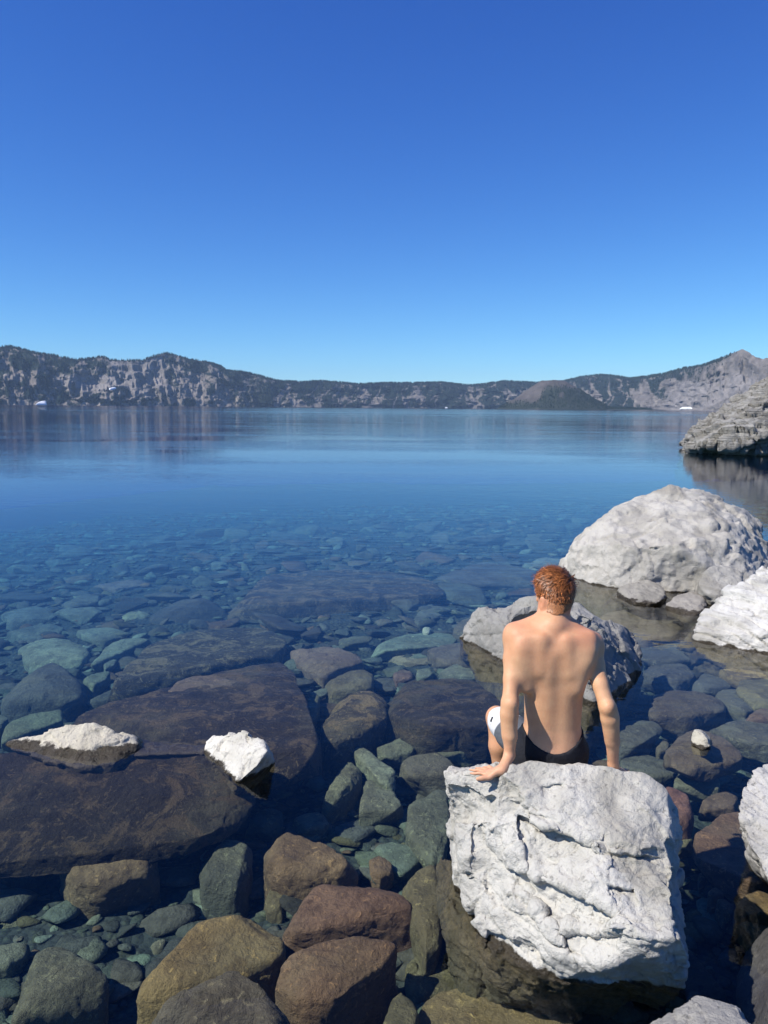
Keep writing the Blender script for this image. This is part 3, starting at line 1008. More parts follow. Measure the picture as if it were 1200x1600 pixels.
V, Q = sdf_rock([hullA, hullB, hullC, hullD], 0.0062, 4, lump=(0.016, 2.6), chip=(0.020, 5.0, (1.0, 1.7, 0.8)), strata=((0.55, 0.25, 0.8), 12.0, 0.007), carve=carveA, fine=(0.007, 15.0), recess=recA, warp=(0.022, 11.0), chip2=(0.013, 11.0), terr=(0.03, 3.0, 6.0), worn=seat_worn)
V, Q = largest_piece(V, Q)
# the top is smooth and worn
SEAT_BVH = BVHTree.FromPolygons([tuple(x) for x in V], [tuple(int(i) for i in q) for q in Q])
put_rock('boulder', 'big cracked pale grey boulder that the young man sits on', 'boulder', V, Q, M_ROCK, (0.55, 0.535, 0.485))

def seat_z(x, y):
    hit = SEAT_BVH.ray_cast(Vector((x, y, 2.0)), Vector((0, 0, -1)))
    return hit[0].z if hit[0] is not None else 0.0

# rock just beyond the bather
h1 = Zp([(725, 991, .02), (728, 985, .06), (750, 972, .10), (790, 1032, .0), (850, 1065, 0.0)]) + Yp([(752, 950, 6.75), (790, 942, 6.75), (822, 934, 6.7), (872, 936, 6.6), (880, 955, 6.2), (915, 970, 5.95), (900, 1000, 5.8)])
h1 += [np.array(p) for p in [(.75, 7.1, -.35), (1.6, 7.1, -.3), (1.0, 6.0, -.5), (1.5, 5.6, -.5)]]
h2 = Yp([(880, 937, 6.45), (903, 938, 6.4), (932, 951, 6.25), (942, 967, 6.15), (918, 966, 5.9), (988, 988, 6.5), (1003, 1040, 6.25), (998, 1064, 6.15), (922, 985, 5.7), (918, 1045, 5.45), (860, 985, 6.0)]) + Zp([(928, 1098, 0), (880, 1075, 0)])
h2 += [np.array(p) for p in [(1.4, 6.6, -.4), (2.0, 6.4, -.4), (1.4, 5.35, -.5), (1.75, 5.9, -.5)]]
V, Q = sdf_rock([h1, h2], 0.012, 14, warp=(0.03, 5.0), chip2=(0.022, 6.0), lump=(0.03, 2.0), chip=(0.045, 2.4), strata=((0.3, 0.5, 0.8), 7.0, 0.015), terr=(0.08, 1.4, 5.0), carve=[(Yp([(915, 960, 6.05), (880, 985, 5.95), (870, 1030, 5.75)]), [.03, .05, .04], .06), (Yp([(815, 975, 6.4), (850, 965, 6.3)]), [.1, .12], .12)], fine=(0.010, 9.0))
V, Q = largest_piece(V, Q)
put_rock('boulder', 'angular grey rock in the water just beyond the seated young man', 'boulder', V, Q, M_ROCK, (0.31, 0.305, 0.285))

# the great rounded boulder
hb = Zp([(889, 872, .0), (905, 893, 0), (960, 905, 0), (1050, 918, 0), (1130, 925, 0), (890, 866, .06)]) + Yp([(897, 850, 9.6), (925, 820, 9.8), (965, 792, 10.0), (1000, 776, 10.2), (1050, 765, 10.4), (1075, 766, 10.4), (1120, 780, 10.4), (1165, 798, 10.3), (1190, 822, 10.2), (1202, 850, 9.8), (1200, 880, 9.2), (985, 850, 8.9), (1060, 850, 8.7), (1130, 840, 8.9)])
hb += [np.array(p) for p in [(2.1, 10.5, -.5), (2.4, 9.0, -.6), (4.6, 8.4, -.6), (5.0, 10.6, -.4), (3.6, 11.6, -.2), (4.6, 11.2, .3), (3.2, 11.4, .5)]]
V, Q = sdf_rock([hb], 0.021, 24, lump=(0.04, 0.8), chip=(0.04, 1.5, (1, 1.6, 1)), fine=(0.05, 4.0), warp=(0.05, 3.0), chip2=(0.022, 4.5), terr=(0.08, 0.9, 5.0),
                carve=[(Yp([(1005, 868, 8.75), (1040, 880, 8.65), (1080, 895, 8.55)]), [.05, .09, .07], .12), (Yp([(1140, 850, 8.85), (1150, 870, 8.7), (1125, 880, 8.65)]), [.08, .12, .06], .14), (Yp([(1070, 815, 9.1), (1080, 850, 8.75)]), [.02, .05], .08)])
V, Q = largest_piece(V, Q)
put_rock('boulder', 'largest rounded pale boulder rising from the water behind the smaller rocks', 'boulder', V, Q, M_ROCK, (0.47, 0.45, 0.405))

# white slanting rock at the right edge
hr = Yp([(1084, 985, 6.9), (1090, 968, 7.1), (1110, 948, 7.3), (1150, 910, 7.5), (1200, 877, 7.6), (1260, 850, 7.6), (1320, 900, 7.2), (1200, 985, 6.6), (1140, 990, 6.7), (1300, 990, 6.3)]) + Zp([(1088, 990, .01), (1130, 1005, .0), (1200, 1015, .0), (1300, 1040, 0)])
hr += [np.array(p) for p in [(2.9, 7.6, -.4), (4.6, 8.3, -.4), (4.4, 6.4, -.5), (2.9, 6.7, -.45)]]
V, Q = sdf_rock([hr], 0.013, 34, chip2=(0.016, 6.0), lump=(0.03, 1.6), chip=(0.03, 2.0), strata=((0.55, 0.15, 0.75), 9.0, 0.045), fine=(0.014, 8.0), terr=(0.05, 1.5, 5))
V, Q = largest_piece(V, Q)
put_rock('boulder', 'white slanting layered rock at the right edge below the rounded boulder', 'boulder', V, Q, M_SLATE, (0.62, 0.61, 0.57))

def star_boulder(label, pts, color, n=6, mat=None, name='boulder', cat='boulder', **kw):
    V, F, c = star_rock(pts, n=n, **kw)
    return put_rock(name, label, cat, V + c, F, mat or M_ROCK, color)

star_boulder('mid-grey stone between the largest boulder and the slanting white rock',
             Yp([(1088, 908, 8.3), (1100, 892, 8.4), (1118, 880, 8.5), (1140, 882, 8.5), (1162, 893, 8.4), (1150, 920, 8.1), (1108, 932, 8.0), (1095, 922, 8.1)]) + Yp([(1120, 900, 8.9), (1160, 915, 8.9), (1120, 960, 8.1), (1090, 950, 8.4), (1170, 960, 8.1)]), (0.36, 0.35, 0.32), seed=41, amp=0.1, power=14, freq=2.4)
star_boulder('low dark-bottomed stone in the shallows left of the mid-grey stone',
             Yp([(958, 925, 8.6), (975, 912, 8.7), (1010, 902, 8.8), (1035, 912, 8.7), (1046, 928, 8.4), (1030, 942, 8.1), (980, 940, 8.2)]) + Yp([(960, 940, 8.7), (1045, 945, 8.6), (1000, 960, 8.2), (1000, 930, 9.1)]), (0.30, 0.285, 0.25), seed=42, amp=0.1, power=20, freq=2.2, mat=M_WETROCK)
star_boulder('flat speckled stone awash at the foot of the mid-grey stone',
             Yp([(1035, 945, 8.0), (1060, 928, 8.3), (1090, 924, 8.3), (1108, 936, 8.1), (1100, 952, 7.8), (1060, 955, 7.8)]) + Yp([(1040, 965, 8.1), (1105, 970, 8.0), (1070, 975, 7.7), (1080, 940, 8.7)]), (0.32, 0.30, 0.265), seed=43, amp=0.1, power=20, mat=M_WETROCK)
# right edge, beside the seat boulder
hq = Yp([(1156, 1230, 3.35), (1164, 1213, 3.4), (1185, 1200, 3.45), (1225, 1196, 3.45), (1153, 1270, 3.2), (1166, 1318, 3.05), (1200, 1372, 2.95), (1240, 1400, 2.9), (1290, 1300, 3.0), (1300, 1220, 3.3)])
hq += [np.array(p) for p in [(1.75, 3.5, -.1), (2.4, 3.6, -.4), (2.3, 2.9, -.4), (1.95, 3.0, -.2), (2.3, 3.8, .3)]]
V, Q = sdf_rock([hq], 0.008, 54, lump=(0.02, 3.0), chip=(0.02, 4.0), terr=(0.035, 2.5, 5), strata=((0.7, 0.2, 0.6), 16.0, 0.012), fine=(0.008, 14.0))
V, Q = largest_piece(V, Q)
put_rock('boulder', 'pale streaked boulder cut by the right edge beside the seat boulder', 'boulder', V, Q, M_SLATE, (0.52, 0.51, 0.48))
# bottom right corner
hc = Yp([(1030, 1612, 2.1), (1045, 1594, 2.15), (1062, 1575, 2.2), (1085, 1553, 2.25), (1108, 1563, 2.22), (1150, 1570, 2.2), (1172, 1600, 2.1), (1190, 1640, 2.0), (1100, 1660, 1.9)])
hc += [np.array(p) for p in [(.75, 2.2, .1), (1.2, 2.25, .1), (1.1, 1.8, .0), (.8, 1.8, .0)]]
V, Q = sdf_rock([hc], 0.006, 64, lump=(0.012, 4.0), chip=(0.014, 7.0), fine=(0.006, 20.0), terr=(0.03, 4.0, 5))
V, Q = largest_piece(V, Q)
put_rock('boulder', 'grey pointed rock tip at the bottom edge below the seat boulder', 'boulder', V, Q, M_ROCK, (0.40, 0.39, 0.365))
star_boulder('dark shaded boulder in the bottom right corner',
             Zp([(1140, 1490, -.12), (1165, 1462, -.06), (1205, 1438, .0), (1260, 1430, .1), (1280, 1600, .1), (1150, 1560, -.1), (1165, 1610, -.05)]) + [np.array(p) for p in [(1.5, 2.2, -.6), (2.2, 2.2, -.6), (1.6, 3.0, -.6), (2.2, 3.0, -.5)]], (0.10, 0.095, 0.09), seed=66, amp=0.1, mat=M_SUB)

# left edge: wet ridge and white block
hl_ = Zp([(10, 1162, .0), (55, 1151, .05), (85, 1141, .09), (105, 1133, .12), (128, 1129, .135), (165, 1134, .12), (195, 1150, .07), (221, 1167, .0), (180, 1192, -.02), (120, 1200, -.03), (60, 1184, -.02), (20, 1170, -.01)]) + [np.array(p) for p in [(-2.0, 4.7, -.2), (-1.35, 4.85, -.2), (-1.6, 4.4, -.2)]]
hl2 = Zp([(200, 1166, -.012), (330, 1166, -.012), (340, 1176, -.02), (210, 1180, -.02)]) + [np.array(p) for p in [(-1.4, 4.9, -.15), (-.9, 4.9, -.15), (-1.4, 4.7, -.15), (-.9, 4.7, -.15)]]
V, Q = sdf_rock([hl_, hl2], 0.007, 71, lump=(0.02, 5.0), chip=(0.02, 5.0), fine=(0.006, 14.0), terr=(0.025, 4.0, 5))
V, Q = largest_piece(V, Q)
put_rock('boulder', 'low cream ridge of rock with dark wet foot near the left edge', 'boulder', V, Q, M_WETROCK, (0.56, 0.52, 0.42))
hw = Zp([(320, 1170, .0), (334, 1152, .07), (356, 1145, .125), (385, 1143, .16), (403, 1151, .16), (416, 1174, .14), (402, 1196, .09), (372, 1222, .0), (345, 1200, .0), (426, 1192, .0), (402, 1218, -.03)]) + [np.array(p) for p in [(-1.0, 4.75, -.2), (-.72, 4.6, -.2), (-.85, 4.3, -.2)]]
V, Q = sdf_rock([hw], 0.006, 72, lump=(0.012, 6.0), chip=(0.022, 7.0), fine=(0.007, 18.0), terr=(0.03, 5.0, 5))
V, Q = largest_piece(V, Q)
put_rock('boulder', 'white wedge block with black right side out of the water on the left', 'boulder', V, Q, M_ROCK, (0.66, 0.64, 0.57))
star_boulder('small white-tipped stone tip poking out right of the young man',
             Zp([(1079, 1152, .02), (1084, 1139, .085), (1094, 1138, .09), (1106, 1152, .07), (1111, 1168, .01), (1096, 1174, -.01), (1082, 1164, 0)]) + [atZ(1095, 1170, -.1), atZ(1090, 1150, -.1), atZ(1112, 1160, -.08)],
             (0.56, 0.53, 0.44), seed=73, n=5, amp=0.12)

# layered lava outcrop on the right
oc = Yp([(1085, 696, 37.5), (1099, 674, 37.8), (1114, 657, 38), (1139, 640, 38.5), (1174, 614, 39), (1194, 600, 39.5), (1224, 580, 40), (1309, 522, 42), (1429, 482, 44), (1129, 692, 36.5), (1209, 642, 36.6), (1309, 642, 35.5), (1429, 642, 34), (1509, 562, 40)]) + Zp([(1086, 701, -.1), (1129, 704, -.1), (1209, 708, -.2), (1309, 712, -.2), (1459, 717, -.2)])
oc += [np.array(p) for p in [(15.5, 41, -1.5), (28, 50, -1.5), (28, 50, 6.0), (28, 34, -1.5), (28, 37, 4.0), (17, 44, 1.0)]]
V, Q = sdf_rock([oc], 0.065, 84, lump=(0.22, 0.35), warp=(0.25, 0.9), chip2=(0.14, 1.6), chip=(0.25, 0.6), strata=((-0.22, 0.1, 0.97), 4.4, 0.36), fine=(0.08, 2.6), terr=(0.6, 0.25, 5))
V, Q = largest_piece(V, Q)
put_rock('rock_outcrop', 'layered grey lava outcrop running down into the lake at the right edge', 'outcrop', V, Q, M_CLIFF, (0.36, 0.35, 0.325))

# ------------------------------------------------------------------ stones under the water, traced one by one
OLIVE = (0.115, 0.105, 0.062); TAN = (0.165, 0.135, 0.075); BROWN = (0.135, 0.09, 0.06); REDB = (0.135, 0.075, 0.058)
GREEN = (0.118, 0.14, 0.108); TEAL = (0.15, 0.18, 0.155); DARK = (0.055, 0.052, 0.046); PURP = (0.085, 0.08, 0.072); GREYG = (0.10, 0.105, 0.095); PALE = (0.19, 0.20, 0.17)
FOOT = []      # footprints, to keep the scattered stones clear
srng = np.random.default_rng(77)

def traced(label, poly, zb, zf_, h, color, seed, n=5, dome=0.25, power=34, mat=None, amp=0.04, grow=1.06, cuts=6, name='submerged_stone', cat='stone', **kw):
    poly = np.array(poly, float)
    ymin, ymax = poly[:, 1].min(), poly[:, 1].max()
    zs = zb + (zf_ - zb) * (poly[:, 1] - ymin) / max(ymax - ymin, 1)
    top = np.array([atZ(x, y, z) for (x, y), z in zip(poly, zs)])
    c = top.mean(0)
    inner = c + (top - c) * 0.78; inner[:, 2] += dome * h * 0.42
    bot = c + (top - c) * grow; bot[:, 2] = top[:, 2] - h
    pts = np.concatenate([top, inner[::2], bot[::2]])
    V, F, cc = star_rock(pts, n=n, power=power, seed=seed, amp=amp, cuts=cuts, **kw)
    FOOT.append((c[0], c[1], 0.8 * np.abs(top - c)[:, 0].max(), 0.8 * np.abs(top - c)[:, 1].max()))
    return put_rock(name, label, cat, V + cc, F, mat or M_SUB, (min(.45, 1.5 * color[0]), min(.45, 1.33 * color[1]), min(.4, 0.98 * color[2])))

T = traced
# broad slabs on the left
T('broad dark slab sloping down from the cream ridge at the left edge', [(-140, 1172), (60, 1166), (200, 1170), (330, 1172), (415, 1205), (392, 1250), (372, 1276), (330, 1304), (268, 1316), (170, 1302), (90, 1322), (0, 1346), (-140, 1365)], -.02, -.28, .10, (.019, .0165, .013), 101, n=7, mat=M_SLAB, facet=.015, dome=.10, power=40, amp=.035, freq=4, ridge=.03, grow=1.0)
T('long dark slab just under the surface behind the white wedge block', [(110, 1120), (190, 1080), (300, 1050), (440, 1034), (468, 1060), (470, 1100), (498, 1155), (470, 1182), (420, 1178), (330, 1150), (220, 1150)], -.16, -.05, .25, (.025, .0225, .019), 102, n=6, mat=M_SLAB, facet=.015, dome=.12, power=40, amp=.04, freq=4, ridge=.03)
T('pale brown flat patch of rock on top of the long dark slab', [(262, 1078), (285, 1056), (320, 1052), (350, 1060), (410, 1070), (360, 1078), (310, 1086)], -.135, -.115, .07, (.12, .105, .09), 103, dome=.15)
T('grey speckled slab behind the long dark slab', [(172, 1066), (235, 1003), (310, 982), (400, 976), (446, 990), (450, 1006), (425, 1022), (330, 1030), (250, 1048)], -.34, -.24, .22, (.042, .043, .035), 104, n=6, mat=M_SLAB, facet=.015, dome=.12, power=40, amp=.05, freq=4)
T('long purple-grey slab farthest out in the middle of the lake bed', [(362, 940), (420, 898), (500, 888), (600, 891), (680, 906), (704, 926), (640, 930), (480, 934), (420, 943)], -.32, -.26, .22, (.038, .036, .032), 105, n=6, mat=M_SLAB, facet=.015, dome=.2, power=40, amp=.05)
T('wide dark flat stone near the head of the young man', [(678, 898), (740, 878), (800, 880), (836, 890), (834, 906), (780, 912), (710, 910)], -.38, -.34, .15, (.075, .075, .075), 106)
T('pale teal flat stone by the great boulder', [(812, 884), (850, 870), (892, 874), (892, 890), (850, 896)], -.42, -.40, .1, PALE, 107)
# left field
T('light green rounded block on the left of the lake bed', [(28, 1012), (60, 1000), (90, 998), (135, 1010), (140, 1022), (125, 1036), (60, 1040), (40, 1036)], -.55, -.50, .32, (.18, .21, .165), 108, n=6)
T('dark blue-grey pointed boulder below the light green block', [(0, 1092), (55, 1046), (88, 1037), (100, 1042), (134, 1072), (128, 1090), (60, 1106), (10, 1110)], -.40, -.44, .35, (.062, .072, .072), 109, n=6, dome=.5)
T('flat wedge of stone right of the light green block', [(118, 986), (150, 981), (204, 984), (200, 992), (160, 1003), (140, 998)], -.52, -.50, .2, (.13, .16, .14), 110)
T('long thin green stone leaning beside the grey speckled slab', [(175, 1002), (212, 996), (240, 998), (215, 1008), (160, 1034), (140, 1040)], -.50, -.48, .15, (.15, .185, .155), 111)
T('small tan-green oval stone on the left lake bed', [(188, 962), (205, 955), (232, 956), (222, 966), (196, 970)], -.56, -.54, .12, (.2, .21, .14), 112)
T('small bright green stone in the gap left of the slabs', [(160, 1036), (172, 1029), (184, 1031), (178, 1040), (164, 1044)], -.52, -.50, .1, TEAL, 113)
T('green stone with a notch left of the long dark slab', [(130, 1062), (150, 1050), (172, 1050), (165, 1064), (145, 1074)], -.5, -.46, .12, GREEN, 114)
T('flat green stone at the left edge above the cream ridge', [(0, 1135), (40, 1118), (95, 1110), (100, 1125), (50, 1145), (0, 1160)], -.36, -.30, .18, (.10, .135, .10), 115)
T('teal stone ledge at the left edge', [(-40, 1112), (0, 1112), (15, 1122), (0, 1136), (-40, 1140)], -.45, -.40, .2, GREEN, 116)
T('low dull slab far out on the left', [(0, 958), (50, 945), (95, 950), (85, 966), (20, 975)], -.58, -.55, .15, (.10, .12, .115), 117)
T('dull oblong stone above the light green block', [(10, 985), (60, 975), (100, 978), (95, 992), (40, 1000)], -.55, -.53, .18, (.09, .11, .10), 118)
T('round dull stone under the rippled water on the far left', [(95, 945), (125, 930), (160, 925), (155, 940), (110, 950)], -.58, -.56, .15, GREYG, 119)
T('slim reddish stone lying far out left of the middle', [(145, 915), (185, 908), (220, 905), (235, 913), (180, 920)], -.56, -.55, .14, (.13, .11, .105), 120)
# middle
T('flat-topped grey stone before the long purple-grey slab', [(464, 944), (490, 936), (520, 935), (522, 944), (505, 952), (478, 952)], -.44, -.42, .2, GREYG, 121)
T('thin pale leaf-shaped stone under the flat-topped grey stone', [(456, 962), (480, 956), (505, 959), (495, 966), (470, 966)], -.5, -.49, .06, (.18, .17, .14), 122)
T('long low grey cigar-shaped stone in the middle of the bed', [(466, 976), (490, 967), (525, 964), (535, 974), (510, 980), (480, 981)], -.47, -.46, .13, GREYG, 123)
T('squarish teal slab in the middle of the lake bed', [(556, 962), (585, 952), (618, 952), (628, 974), (600, 980), (560, 984)], -.47, -.45, .12, (.11, .145, .135), 124)
T('narrow plank-like stone beside the squarish teal slab', [(617, 957), (630, 956), (652, 981), (634, 983)], -.42, -.42, .1, (.13, .13, .115), 125)
T('block of dark stone in front of the long purple-grey slab', [(608, 926), (640, 920), (668, 924), (664, 936), (640, 944), (612, 942)], -.34, -.34, .2, (.085, .09, .08), 126)
T('slanting grey block with a big shadow left of the angular rock', [(642, 972), (664, 946), (695, 945), (708, 952), (680, 964), (662, 976)], -.40, -.38, .25, (.105, .12, .11), 127)
T('small round white pebble beside the long pale green slab', [(660, 982), (668, 979), (674, 983), (670, 990), (662, 989)], -.38, -.38, .08, (.30, .33, .29), 128, n=4, dome=.6)
T('brown round-backed stone touching the angular rock', [(704, 985), (720, 967), (745, 960), (768, 962), (770, 985), (735, 992)], -.34, -.32, .2, (.105, .10, .085), 129)
T('long pale green slab left of the angular rock', [(580, 1014), (612, 998), (650, 990), (710, 986), (722, 992), (700, 1008), (640, 1012), (600, 1017)], -.42, -.36, .12, (.14, .185, .16), 130, n=6)
T('tan bow-shaped flat stone below the long pale green slab', [(602, 1022), (618, 1017), (636, 1024), (652, 1020), (690, 1032), (668, 1037), (630, 1032)], -.44, -.42, .08, (.19, .17, .13), 131)
T('grey-brown flat stone at the foot of the angular rock', [(666, 1018), (690, 1006), (735, 1003), (750, 1018), (740, 1034), (690, 1038)], -.34, -.30, .16, (.11, .10, .09), 132)
T('teal flat stone above the black-spotted boulder', [(686, 1048), (720, 1034), (752, 1036), (756, 1058), (705, 1056)], -.32, -.3, .12, (.13, .16, .145), 133)
T('small red pebble above the black-spotted boulder', [(614, 1052), (630, 1046), (646, 1050), (644, 1060), (618, 1062)], -.40, -.39, .1, (.15, .10, .09), 134, n=4)
T('small green pebble beside the red pebble', [(650, 1048), (668, 1043), (678, 1050), (670, 1058), (652, 1058)], -.4, -.39, .1, TEAL, 135, n=4)
T('reddish block right of the grey speckled slab', [(452, 1016), (480, 1011), (530, 1010), (560, 1022), (568, 1034), (540, 1042), (505, 1048), (475, 1042)], -.36, -.32, .28, (.15, .115, .095), 136, n=6)
T('brown mound between the reddish block and the speckled boulder', [(508, 1062), (540, 1050), (570, 1046), (586, 1056), (584, 1070), (550, 1080), (515, 1078)], -.34, -.32, .2, (.12, .11, .075), 137)
T('dark mottled boulder in the middle below the brown mound', [(500, 1128), (522, 1096), (560, 1078), (592, 1080), (606, 1100), (606, 1122), (585, 1136), (540, 1158), (505, 1166)], -.22, -.20, .3, (.05, .045, .032), 138, n=6, mat=M_SLAB, dome=.4, ridge=.04)
T('black-spotted flat boulder left of the bathers knee', [(604, 1096), (625, 1068), (680, 1059), (745, 1062), (785, 1085), (790, 1120), (760, 1136), (700, 1142), (650, 1136), (615, 1116)], -.20, -.15, .26, (.022, .02, .017), 139, n=6, mat=M_SLAB, dome=.2, amp=.045)
T('narrow upright stone in the crack beside the long dark slab', [(478, 1092), (492, 1082), (500, 1090), (495, 1120), (482, 1130)], -.36, -.34, .2, (.13, .135, .09), 140)
T('little flat teal stone over the crack in the middle', [(485, 1083), (500, 1076), (516, 1076), (508, 1086), (492, 1088)], -.38, -.37, .06, TEAL, 141, n=4)
# centre foreground
T('pale green leaf-shaped stone below the black-spotted boulder', [(546, 1158), (560, 1162), (588, 1184), (620, 1206), (612, 1224), (594, 1222), (574, 1200), (556, 1180)], -.30, -.30, .1, (.16, .185, .15), 142)
T('knobbly olive stone left of the pale green leaf-shaped stone', [(502, 1252), (516, 1232), (535, 1205), (550, 1188), (563, 1205), (564, 1224), (545, 1240), (520, 1256)], -.36, -.36, .22, (.13, .135, .10), 143, n=6, dome=.5, amp=.1)
T('triangular striped grey-green stone in the centre foreground', [(572, 1214), (596, 1218), (632, 1252), (618, 1268), (560, 1268), (566, 1240)], -.36, -.34, .14, (.14, .15, .12), 144, n=6)
T('oblong green stone right of the leaf-shaped stone top', [(588, 1168), (612, 1158), (640, 1150), (655, 1160), (644, 1174), (600, 1180)], -.34, -.33, .14, (.13, .145, .115), 145)
T('square-shouldered brown stone left of the bathers shin', [(622, 1188), (650, 1178), (690, 1178), (712, 1196), (702, 1216), (640, 1212)], -.32, -.30, .2, (.105, .10, .082), 146)
T('long olive stone under the black-spotted boulder', [(672, 1168), (700, 1154), (755, 1150), (770, 1160), (740, 1172), (690, 1182)], -.34, -.32, .16, (.125, .13, .095), 147)
T('long tilted grey-green slab left of the seat boulder', [(640, 1248), (672, 1230), (700, 1236), (706, 1290), (690, 1336), (668, 1346), (636, 1300)], -.30, -.34, .15, (.12, .135, .11), 148, n=6)
T('flat blue-green stone left of the foot of the seat boulder', [(584, 1322), (610, 1316), (640, 1318), (664, 1338), (650, 1350), (626, 1370), (606, 1348)], -.40, -.40, .1, (.12, .155, .135), 149)
T('small brown cube-like stone by the flat blue-green stone', [(576, 1344), (592, 1336), (614, 1350), (616, 1362), (590, 1372), (578, 1364)], -.36, -.36, .14, BROWN, 150)
T('olive upright stone leaning against the seat boulder', [(626, 1378), (650, 1356), (676, 1350), (690, 1362), (694, 1420), (686, 1478), (664, 1488), (650, 1440)], -.26, -.30, .3, (.135, .125, .08), 151, n=6, dome=.35)
T('coarse little dark stone between the left slab and the brown boulder', [(382, 1286), (402, 1268), (425, 1262), (442, 1268), (438, 1286), (412, 1296)], -.42, -.42, .16, (.10, .105, .08), 152, amp=.12)
T('oblong dull stone above the rugged brown boulder', [(452, 1280), (480, 1270), (506, 1270), (516, 1284), (506, 1296), (470, 1298)], -.42, -.42, .18, (.115, .115, .085), 153)
T('rugged brown boulder in the left centre foreground', [(411, 1335), (425, 1310), (440, 1302), (472, 1306), (520, 1324), (556, 1348), (562, 1364), (520, 1372), (480, 1378), (440, 1372), (418, 1360)], -.30, -.32, .30, (.155, .11, .07), 154, n=6, dome=.4, ridge=.07, amp=.1)
T('smooth red-brown slab below the rugged brown boulder', [(440, 1440), (468, 1390), (490, 1380), (545, 1378), (606, 1388), (642, 1408), (646, 1424), (590, 1434), (520, 1446), (460, 1458)], -.24, -.27, .24, (.14, .088, .066), 155, n=6, dome=.22, amp=.05, power=40)
T('big red-brown boulder at the bottom centre', [(416, 1520), (460, 1480), (540, 1463), (606, 1462), (620, 1476), (606, 1500), (556, 1532), (530, 1560), (470, 1566), (440, 1548)], -.18, -.22, .34, (.145, .098, .068), 156, n=6, dome=.2, amp=.06, power=40, ridge=.03)
T('large tan boulder in the bottom left', [(206, 1560), (240, 1518), (270, 1476), (300, 1442), (385, 1430), (430, 1438), (446, 1470), (440, 1492), (390, 1512), (320, 1544), (250, 1576), (216, 1586)], -.20, -.26, .34, (.18, .14, .07), 157, n=6, dome=.3, amp=.08, ridge=.03)
T('dark grey craggy rock at the bottom edge', [(214, 1604), (250, 1578), (300, 1552), (345, 1530), (372, 1530), (396, 1550), (430, 1572), (462, 1600), (440, 1660), (300, 1660)], -.06, -.10, .4, (.08, .085, .08), 158, n=6, dome=.5, amp=.1, ridge=.05)
T('large dark green boulder in the bottom left corner', [(42, 1492), (62, 1478), (96, 1478), (122, 1500), (154, 1504), (168, 1524), (160, 1548), (110, 1560), (50, 1574), (20, 1590), (14, 1560)], -.30, -.26, .4, (.098, .11, .088), 159, n=6, dome=.2, power=40, amp=.05)
T('dark round-shouldered stone in the shade of the left slab', [(310, 1372), (328, 1340), (345, 1318), (380, 1316), (394, 1330), (392, 1372), (380, 1398), (345, 1410), (318, 1402)], -.36, -.40, .3, (.085, .095, .08), 160, n=6, dome=.5, amp=.08)
T('brown craggy stone under the front of the left slab', [(92, 1334), (130, 1316), (180, 1308), (240, 1330), (256, 1346), (236, 1364), (180, 1372), (160, 1390), (120, 1392), (98, 1370)], -.30, -.36, .25, (.135, .105, .068), 161, n=6, dome=.3, amp=.1, ridge=.05)
T('faceted green-grey stone at the left below the slab', [(46, 1394), (70, 1384), (94, 1382), (116, 1408), (106, 1420), (64, 1418)], -.58, -.58, .2, (.135, .155, .12), 162)
T('flat olive stone cut by the left edge', [(-20, 1430), (0, 1422), (36, 1418), (54, 1432), (40, 1448), (0, 1464), (-20, 1466)], -.55, -.56, .2, (.13, .13, .09), 163)
T('grey stone cut by the left edge above the dark green boulder', [(-20, 1482), (10, 1476), (48, 1472), (40, 1494), (14, 1512), (-20, 1520)], -.46, -.46, .2, (.12, .13, .105), 164)
T('small square green stone left of the tan boulder', [(232, 1452), (246, 1440), (286, 1437), (288, 1450), (268, 1466), (236, 1464)], -.60, -.60, .08, (.15, .20, .17), 165)
T('flat green triangular stone touching the tan boulder', [(170, 1512), (196, 1488), (240, 1490), (232, 1510), (206, 1544), (186, 1530)], -.56, -.56, .1, (.14, .185, .15), 166)
for i, (poly, z, colr, lab) in enumerate([
        ([(66, 1470), (84, 1448), (108, 1442), (118, 1452), (104, 1472), (80, 1478)], -.58, OLIVE, 'small olive stone right of the flat olive stone on the left'),
        ([(118, 1466), (126, 1446), (140, 1442), (150, 1456), (146, 1474), (126, 1480)], -.58, (.17, .17, .12), 'small pale lumpy stone second right of the flat olive stone'),
        ([(82, 1438), (94, 1430), (116, 1430), (112, 1442), (92, 1448)], -.6, OLIVE, 'small rounded stone above the small olive stone'),
        ([(192, 1462), (204, 1444), (222, 1440), (234, 1452), (226, 1468), (206, 1474)], -.58, (.13, .125, .09), 'small rounded brown-green stone left of the square green stone'),
        ([(150, 1440), (168, 1436), (180, 1446), (168, 1454), (152, 1452)], -.62, GREEN, 'small flat green chip beside the pale lumpy stone'),
        ([(168, 1492), (174, 1470), (186, 1462), (198, 1474), (190, 1490), (178, 1500)], -.58, (.15, .16, .12), 'small leaning stone above the flat green triangular stone'),
        ([(112, 1490), (130, 1478), (148, 1480), (146, 1500), (122, 1502)], -.6, GREEN, 'small green stone at the top of the dark green boulder'),
        ([(150, 1498), (164, 1490), (178, 1494), (174, 1510), (160, 1514)], -.58, TEAL, 'little teal chip right of the dark green boulder'),
        ([(206, 1478), (222, 1472), (236, 1474), (230, 1484), (212, 1486)], -.6, OLIVE, 'little flat stone above the flat green triangular stone'),
        ([(234, 1480), (250, 1468), (264, 1470), (256, 1486), (240, 1492)], -.56, (.14, .13, .1), 'little brown stone leaning on the tan boulder'),
        ([(374, 1420), (384, 1412), (398, 1412), (396, 1424), (378, 1426)], -.56, GREEN, 'little green chip below the dark round-shouldered stone'),
        ([(396, 1432), (410, 1424), (422, 1428), (420, 1436), (402, 1438)], -.5, GREEN, 'little green flake above the tan boulder')]):
    T(lab, poly, z, z, .13, colr, 170 + i, n=4, dome=.4, amp=.1)
